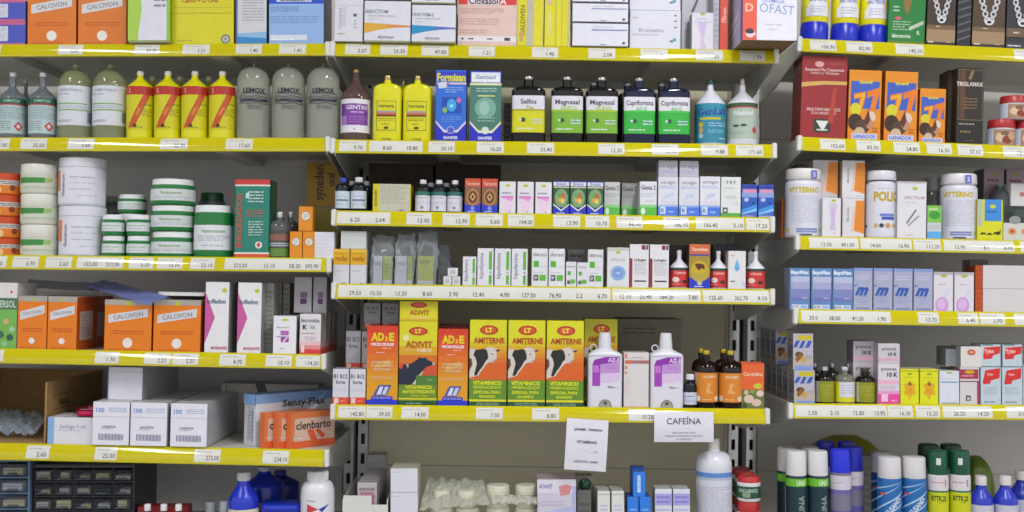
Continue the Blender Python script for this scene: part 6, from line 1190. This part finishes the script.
# ------------------------------------------------------------------ pale blue cartons shelf
lb_ = [('r', 0, 0, 1, 1, '5c84b8'), ('t', 'BaycMax', .5, .90, .085, 'dce4f0', .9, 0, .05), ('r', .06, .22, .97, .80, 'b4bcd8'), ('r', .06, .50, .97, .66, 'a4a4cc'), ('r', .06, .30, .97, .50, '7c84bc'), ('r', .06, .22, .97, .30, '6c74b4'), ('l', .6, .26, .95, .31, 1, 'd8b8cc'), ('r', .1, .03, .90, .13, 'ccd8e8'), ('t', 'BAYER', .28, .08, .06, '9c7c80', .32), ('r', .55, .05, .85, .11, '8cb0e0')]
cartons('R4', [(789.5, 810.7), (811.7, 831.7), (832.8, 853)], 268, 'blue carton with lavender panel and bold white heading', lb_, c='5478b0', side='8c94a8', d=.05, group='blue cartons with lavender panels')
mm = [('r', 0, .93, 1, 1, '8098cc'), ('l', .15, .72, .8, .84, 2, 'c8c8dc'), ('t', 'm', .50, .50, .24, '2c58ac', .80, 0, .06, .45), ('p', [(.02, .56), (.2, .60), (.18, .62), (.02, .60)], '4c74c0'), ('r', .2, .33, .75, .345, '8c94c4'), ('l', .15, .18, .8, .30, 2, '9ca4cc'), ('t', 'microsules', .5, .07, .05, '6c84bc', .8), ('r', 0, 0, 1, .02, '4c68b0')]
cartons('R4', [(853.6, 873), (874, 892.8), (893.7, 913), (914, 933)], 268, 'lavender carton with a bold blue m', mm, c='a8aac4', side='8c90ac', d=.05, group='lavender carton row with bold blue letter')
pb = [('e', .5, .90, .17, .035, 'b0bc20'), ('l', .25, .66, .75, .72, 1, 'b0aab4'), ('p', [(.5, .35), (.72, .58), (.80, .56), (.58, .32)], 'c4d0e8'), ('e', .42, .18, .34, .20, 'cc9cd4'), ('e', .40, .20, .22, .13, 'd8b4e0'), ('r', 0, .93, 1, 1, 'b4b0b4')]
cartons('R4', [(934, 953.3), (954.3, 974.5)], 272, 'white carton with violet ball picture', pb, c='dbd6de', side='b4aab4', d=.05, group='white cartons with violet balls')
a = cartons('R4', [(983, 1034)], 289, 'wide blank white carton with orange end, lower of two', [('r', .94, .3, .98, .5, 'a87c88')], c='d4cdce', side='cc5a18', d=.07)
cartons('R4', [(983, 1034)], 265.5, 'wide blank white carton with orange end, upper of two', [('r', .94, .3, .98, .5, 'a87c88')], c='d4cdce', side='cc5a18', d=.07, on=a[0])
a = cartons('R4', [(975.5, 982.5)], 289, 'dark orange narrow carton, lower one beside the blank white cartons', [('l', .1, .1, .9, .9, 4, 'a84414')], c='c04e14', side='8c3410', d=.05)
cartons('R4', [(975.5, 982.5)], 265.5, 'dark orange narrow carton, upper one beside the blank white cartons', [('l', .1, .1, .9, .9, 4, 'a84414')], c='b84812', side='8c3410', d=.05, on=a[0])
cartons('R4', [(970, 988)], 259.5, 'pale carton lying high behind the dark orange ones', [('r', 0, .9, 1, 1, '8a8884')], c='9c9896', d=.04, s=.11)

# ------------------------------------------------------------------ vials and yellow cartons shelf
st = [('r', .25, .82, .92, .95, 'c8b820'), ('p', [(.0, .62), (.18, .62), (.35, .80), (.15, .80)], '3458b0'), ('p', [(.28, .60), (.46, .60), (.62, .80), (.45, .80)], '3458b0'), ('p', [(.58, .60), (.8, .62), (.95, .80), (.75, .80)], '3458b0'), ('r', 0, .12, 1, .40, 'b8aca4'), ('e', .3, .42, .2, .08, '5c3c18'), ('p', [(.1, .3), (.4, .5), (.45, .35), (.2, .2)], '8c5c1c'), ('e', .5, .28, .14, .07, 'c89c48'), ('r', .1, 0, .95, .10, '7c98d8'), ('l', .6, .3, .95, .4, 2, '9c98a8')]
sl = [('r', .1, .30, .4, .7, '5c5c70'), ('r', .55, .30, .9, .7, '5c5c70'), ('r', 0, .1, 1, .14, '8a8434'), ('l', .1, .1, .9, .9, 5, '6a6a74')]
lo_ = cartons('R5', [(794.5, 815)], 370, 'striped blue and yellow carton in the lower file by the bracket, front place', st, c='b8b4c0', side='8c8a8c', d=.045, art_l=sl, group='striped cartons in the lower file')
hi_ = cartons('R5', [(793.5, 813.5)], 333.5, 'striped blue and yellow carton in the upper file by the bracket, front place', st, c='b8b4c0', side='8c8a8c', d=.045, on=lo_[0], art_l=sl, group='striped cartons in the upper file')
PL = ['second place', 'third place', 'fourth place', 'fifth place', 'rearmost place']
behind(lo_[0], 5, .003, ['striped blue and yellow carton in the lower file by the bracket, '+q for q in PL])
b_ = behind(hi_[0], 5, .003, ['striped blue and yellow carton in the upper file by the bracket, '+q for q in PL])
for q in b_[:2]: bpy.data.objects.remove(q.o)      # the photo shows a gap behind the front upper one
VS = dict(prof=shoulder(.62, .80, .34, .90, 'round', r0=.95), name='vial', cat='vial')
gv = [('r', 0, 0, .26, 1, 'b8b8a8'), ('r', .26, 0, 1, 1, '8c8e14'), ('l', .3, .3, .9, .8, 5, 'a4a42c'), ('r', .26, .8, 1, .84, 'a8a434')]
bottles('R5', [(815.5, 834)], 366.5, 'small brown vial with olive label next to the striped cartons', ('1c1410', 'glass'), cap=(.89, 1, .40, 'b8bcc4', 'foil'), lab=(.06, .62, .46, '8c8e14', gv), **VS)
bottles('R5', [(835, 854.5)], 366.5, 'clear vial with yellow and white label between the brown vials', ('a8a894', 'clear'), cap=(.89, 1, .40, 'c8ccd0', 'foil'), lab=(.06, .60, .46, 'd8d01c', [('r', .3, .24, .9, 1, 'd4d4e0'), ('l', .36, .4, .86, .9, 4, 'b4b4c4')]), **VS)
bottles('R5', [(855.5, 875)], 368, 'small brown vial with olive label beside the pink-footed carton', ('1c1410', 'glass'), cap=(.89, 1, .42, '3c342c'), lab=(.06, .62, .46, '8c8e14', gv), **VS)
bottles('R5', [(806, 823), (824, 841), (842, 856)], 363, 'small vial in the back row behind the front vials', ('26221c', 'glass'), cap=(.88, 1, .42, '9ca0a4', 'foil'), lab=None, s=.05, group='back-row vials behind front vials', **VS)
pri = [('t', 'prionox', .5, .87, .08, '5c545c', .88), ('t', '10 K', .66, .73, .10, '3c3840', .5, 0, .04), ('r', 0, .50, 1, .60, 'e4b0c8'), ('l', .1, .36, .8, .46, 2, 'c8a8b8'), ('r', 0, 0, 1, .28, 'e0489c'), ('r', 0, .26, 1, .34, 'e098c4'), ('r', .15, .08, .45, .26, 'ecc4dc'), ('l', .6, .06, .95, .14, 1, 'f0a8d0')]
pru = [('t', 'prionox', .5, .74, .16, '5c545c', .88), ('t', '10 K', .66, .46, .17, '3c3840', .5, 0, .04), ('r', 0, .12, 1, .28, 'd8a8bc')]
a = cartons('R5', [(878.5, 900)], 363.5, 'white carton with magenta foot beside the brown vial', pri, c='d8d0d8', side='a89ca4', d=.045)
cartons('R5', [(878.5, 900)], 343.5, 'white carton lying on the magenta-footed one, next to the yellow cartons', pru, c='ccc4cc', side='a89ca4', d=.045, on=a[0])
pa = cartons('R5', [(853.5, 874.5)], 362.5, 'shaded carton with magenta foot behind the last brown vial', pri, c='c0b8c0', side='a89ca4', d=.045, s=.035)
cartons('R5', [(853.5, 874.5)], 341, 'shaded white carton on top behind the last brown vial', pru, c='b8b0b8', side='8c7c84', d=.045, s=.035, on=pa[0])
yf = [('r', 0, .93, 1, .96, 'b8b010'), ('e', .5, .86, .14, .03, '98a818'), ('l', .2, .74, .8, .79, 1, 'b8b020'), ('p', [(.5, .70), (.62, .60), (.82, .58), (.74, .44), (.84, .30), (.62, .28), (.5, .14), (.38, .28), (.18, .30), (.26, .44), (.18, .58), (.38, .60)], 'e0a81c'), ('e', .5, .58, .11, .05, '8a6c18'), ('e', .5, .40, .16, .08, 'd89a20')]
cartons('R5', [(900.8, 919.2), (920, 939)], 369, 'bright yellow carton with orange flower', yf, c='dcdc10', side='a8a410', top='c4c0a0', d=.05, group='bright yellow cartons with orange flowers')
cartons('R5', [(939.8, 959.5)], 371, 'white carton with thin blue line and green tab', [('e', .5, .95, .15, .03, 'b0bc20'), ('r', .06, .66, .94, .69, '6098c0'), ('l', .1, .76, .8, .80, 1, 'd8c4cc'), ('r', .08, .05, .92, .07, '6c6c74'), ('r', .5, .15, .95, .6, 'd8dcec')], c='d8dae4', side='a8a8a8', top='c8c4c0', d=.05)
wr = cartons('R5', [(960.3, 979.6)], 367.5, 'white carton with crimson block and dark arch', [('r', 0, .70, .95, .95, 'a8304c'), ('e', .5, .88, .26, .05, 'c8a818'), ('l', .1, .74, .9, .82, 1, 'dc9cac'), ('r', 0, .62, 1, .645, '5c3438'), ('r', .88, .0, 1, .62, 'a84060'), ('r', .3, .12, .55, .26, '4c484c'), ('r', .36, .14, .50, .22, 'c8c0c4')], c='d4cdd0', side='8c5c64', top='8c8c7c', d=.05)
cartons('R5', [(961, 982)], 346.5, 'blank white carton with small red oval on the crimson block carton', [('e', .5, .72, .2, .14, 'c04c3c'), ('e', .5, .72, .12, .06, 'd8a070')], c='d8d4d0', side='8c9090', d=.05, on=wr[0])
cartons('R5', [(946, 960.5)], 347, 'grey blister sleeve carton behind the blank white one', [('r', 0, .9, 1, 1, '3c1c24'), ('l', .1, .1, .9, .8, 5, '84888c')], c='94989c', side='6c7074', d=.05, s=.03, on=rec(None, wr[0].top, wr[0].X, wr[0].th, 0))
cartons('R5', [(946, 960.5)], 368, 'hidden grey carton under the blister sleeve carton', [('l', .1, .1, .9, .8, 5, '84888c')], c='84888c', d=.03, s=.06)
tb = [('p', [(.10, .60), (.22, .90), (.95, .96), (.92, .70), (.50, .64), (.46, .56), (.12, .54)], 'd42c28'), ('t', 'Tylan', .45, .80, .10, 'ecb8b0', .55, 3, .04), ('l', .15, .28, .8, .48, 5, 'a8b4c0'), ('l', .15, .06, .75, .12, 1, '6c7480'), ('e', .9, .14, .02, None, '6c7480'), ('r', 0, .985, 1, 1, '6c8c8c')]
tbt = [('p', [(.10, .45), (.15, .86), (.98, .92), (.95, .60), (.60, .50), (.55, .35), (.12, .32)], 'd42c28'), ('t', 'Tylan', .40, .70, .20, 'ecb8b0', .5, 3, .04), ('r', .05, .95, .6, 1, '6c8084')]
a = cartons('R5', [(981, 1001.5), (1002.3, 1023)], 366.5, 'pale blue carton with red torn-edge patch', tb, c='c0ccd8', side='98a4ac', d=.05, group='lower pale blue cartons with red patches')
cartons('R5', [(981.3, 1001), (1002.6, 1022.6)], 344.5, ['pale blue carton with red patch stacked beside the small red oval carton', 'pale blue carton with red patch stacked at the frame edge'], tbt, c='c0ccd4', side='98a4ac', d=.05, on=a, group='upper pale blue cartons with red patches')
cartons('R5', [(1023.7, 1044)], 366.5, 'next pale blue carton beyond the frame edge', tb, c='c0ccd8', d=.05)

# ------------------------------------------------------------------ spray cans on the lowest shelf
def can(capc, capz, bands, capt=.98, capk='lid'):
    return None
CN = [(0, .97, 2, .97), (.01, 1, 2, 1), (.78, 1, 2, 1), (.80, .96, 2, .96), (.81, .90, 2, .90)]
def cans(xs, yt, labs, bodyc, lab, capc, capz, s=.0, group=None, cr=.97, capt=.97, on=None):
    prof = [(0, .97, 2, .97), (.01, 1, 2, 1), (capz-.02, 1, 2, 1), (capz, .94, 2, .94), (capz+.015, .90, 2, .90)]
    return bottles('R6', xs, yt, labs, (bodyc, 'foil' if False else 'plas'), prof, (capz+.003, 1, cr, capc, 'lid', capt), lab, s=s, group=group, name='spray_can', cat='spray can', seg=36)
vg = [('r', 0, .885, 1, 1, '68b82c'), ('t', 'UNX', .68, .94, .075, 'dcecc4', .30, 0, .03), ('r', 0, 0, .10, .86, 'b4b8b8'), ('t', 'PEDERINA', .70, .45, .20, '8c9898', .80, 90, .02), ('r', .14, 0, .5, .86, '0c2c38')]
cans([(787, 808), (808.5, 829.5)], 450.5, ['dark teal spray can with white cap and green band, front', 'dark teal spray can with white cap and green band, next to the blue capped can'], '14343c', (.02, .72, .47, '14343c', vg), 'dcdadc', .745, group='dark teal spray cans with white caps')
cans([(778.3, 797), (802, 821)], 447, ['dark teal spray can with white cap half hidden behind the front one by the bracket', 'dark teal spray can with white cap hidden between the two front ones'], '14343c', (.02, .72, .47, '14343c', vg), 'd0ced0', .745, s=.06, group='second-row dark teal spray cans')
bg_ = [('r', 0, .80, 1, 1, 'd0c8d4'), ('t', 'Curabichera', .42, .90, .05, 'b84c50', .45, 12, 0), ('r', 0, .74, 1, .80, '6c60a4'), ('r', 0, .42, 1, .5, '5c54a0'), ('r', .0, 0, .12, .64, 'a8a4b0'), ('l', .3, .2, .9, .40, 3, '9088a8'), ('l', .3, .05, .9, .18, 2, '7c7894')]
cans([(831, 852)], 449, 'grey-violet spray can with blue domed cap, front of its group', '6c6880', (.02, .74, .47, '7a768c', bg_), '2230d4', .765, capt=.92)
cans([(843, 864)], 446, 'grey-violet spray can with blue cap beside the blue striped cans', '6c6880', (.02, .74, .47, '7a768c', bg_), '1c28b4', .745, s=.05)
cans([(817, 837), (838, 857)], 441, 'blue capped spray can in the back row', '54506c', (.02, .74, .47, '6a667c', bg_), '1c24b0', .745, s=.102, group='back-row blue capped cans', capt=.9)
db = []
for i in range(9):
    y = -.35+i*.17
    db.append(('p', [(0, y), (1, y+.34), (1, y+.37), (0, y+.03)], 'a8c8e8'))
db = [('p', [(u, min(1, max(0, v))) for u, v in p[1]], p[2]) for p in db]
db += [('t', 'GUSANEX', .60, .62, .13, 'd8e2f0', .62, 50, .03), ('t', 'SPRAY', .62, .34, .12, 'd8e2f0', .5, 50, .03), ('e', .30, .80, .08, .02, 'd85048')]
cans([(878.5, 902.5), (903.5, 927)], 456.5, 'blue spray can with white diagonal lines and white cap', '1c64a8', (.02, .745, .47, '2068ac', db), 'd8d4d6', .765, group='blue spray cans with diagonal lines')
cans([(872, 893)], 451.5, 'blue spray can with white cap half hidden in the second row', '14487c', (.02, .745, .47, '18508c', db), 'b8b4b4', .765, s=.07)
gn2 = [('r', 0, .80, 1, 1, 'd8d0d4'), ('r', 0, .775, 1, .80, '1c6c50'), ('l', .25, .90, .8, .94, 1, 'c4908c'), ('r', .72, .86, .76, .96, 'b85c50'), ('r', 0, 0, 1, .775, 'c8cc10'), ('t', 'BTTK.25', .52, .69, .07, '34441c', .50, 0, .04), ('l', .5, .62, .75, .64, 1, '5c641c'), ('l', .2, .1, .8, .2, 2, '8c9018')]
def sticker(root, W, H):
    mb = MB(); S = wrap(W*.97, W*.97, .86*H, .07*H, 2, .5, .0006); draw(mb, S, [('r', .44, 0, .58, 1, 'd4d8d4')], 'card'); mb.build('price_sticker', root)
prof = [(0, .97, 2, .97), (.01, 1, 2, 1), (.735, 1, 2, 1), (.75, .97, 2, .97), (.765, .94, 2, .94)]
bottles('R6', [(929, 949), (951, 971)], 450, 'white and yellow spray can with dark green cap and sticker', ('d8d0d4', 'plas'), prof, (.753, 1, .98, '14523a', 'lid', .97), (.02, .735, .47, 'd8d0d4', gn2), s=.0, group='spray cans with dark green caps', name='spray_can', cat='spray can', seg=36, extra=sticker)
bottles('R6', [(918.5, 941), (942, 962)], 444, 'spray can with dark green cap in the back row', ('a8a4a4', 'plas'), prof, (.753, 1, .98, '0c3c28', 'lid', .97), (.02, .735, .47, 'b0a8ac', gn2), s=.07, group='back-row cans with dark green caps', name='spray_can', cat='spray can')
be = dict(prof=shoulder(.64, .855, .40, .88, 'ogee', r0=.95), cap=(.87, 1, .50, 'dcd4d2', 'lid', .95), n=2)
bel = [('e', .6, .30, .36, .16, '6c5c98'), ('e', .6, .30, .33, .14, 'c8c8d8'), ('p', [(.55, .8), (.7, .86), (.8, .7)], 'e0d8d0'), ('l', .1, .55, .9, .66, 1, 'a4a0b8')]
bottles('R6', [(970, 993.5), (994.5, 1018)], 475.5, 'squat blue bottle with white cap and pale oval label', ('2a38b8', 'plas'), lab=(.10, .60, .46, 'c4c4d4', bel), group='squat blue bottles with white caps', **be)
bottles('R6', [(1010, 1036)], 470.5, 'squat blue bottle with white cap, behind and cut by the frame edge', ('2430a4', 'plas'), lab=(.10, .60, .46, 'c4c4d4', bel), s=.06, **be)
# bags of feed lying at the back
def pouch(xs, yt, lab, c, s, D, seed, kind='plas'):
    from mathutils import noise
    def mk(W, H, D):
        mb = MB(); seg, rows = 36, 16; vs = []
        for j in range(rows+1):
            t = j/rows; zz = t*H
            q = math.sin(pi*min(1, max(0, (t*.98+.01))))**.35
            for i in range(seg):
                a = 2*pi*i/seg; ca, sa = math.cos(a), math.sin(a)
                nz = noise.noise(Vector((ca*1.6+seed, sa*1.6, t*3)))*.10+1
                e = 1-.10*t**3
                vs.append((W/2*math.copysign(abs(ca)**.6, ca)*q*nz*e, D/2*math.copysign(abs(sa)**.7, sa)*q*nz, zz))
        mb.add(vs, [(j*seg+i, j*seg+(i+1) % seg, (j+1)*seg+(i+1) % seg, (j+1)*seg+i) for j in range(rows) for i in range(seg)]+[tuple(range(seg))[::-1], tuple(rows*seg+i for i in range(seg))], M(c, kind))
        return mb.build('feed_pouch', smooth=True, sharp=80)
    return spread('R6', xs, yt, lab, 'pouch', None, s, D, None, 0, mk, mid=.5)
pouch([(800, 892)], 435.5, 'long dull olive-yellow pouch lying behind the blue capped cans', '84821c', .20, .10, 3)
pouch([(962, 992)], 456, 'olive green pouch standing behind the squat blue bottles', '5c7420', .10, .09, 6)
cartons('R6', [(863, 874)], 456, 'dim grey carton between the blue capped and the blue striped cans', [('l', .1, .1, .9, .9, 9, '6c6864')], c='7c7874', d=.05, s=.09)

# ------------------------------------------------------------------ picture settings
vs = SC.view_settings; vs.view_transform = 'Standard'; vs.look = 'None'; vs.gamma = 1; vs.use_curve_mapping = False
vs.exposure = 0.02

for o in SC.objects:
    if o.parent is None and 'label' in o and len(o['label'].split()) > 16: print('LONG', o.name, o['label'])
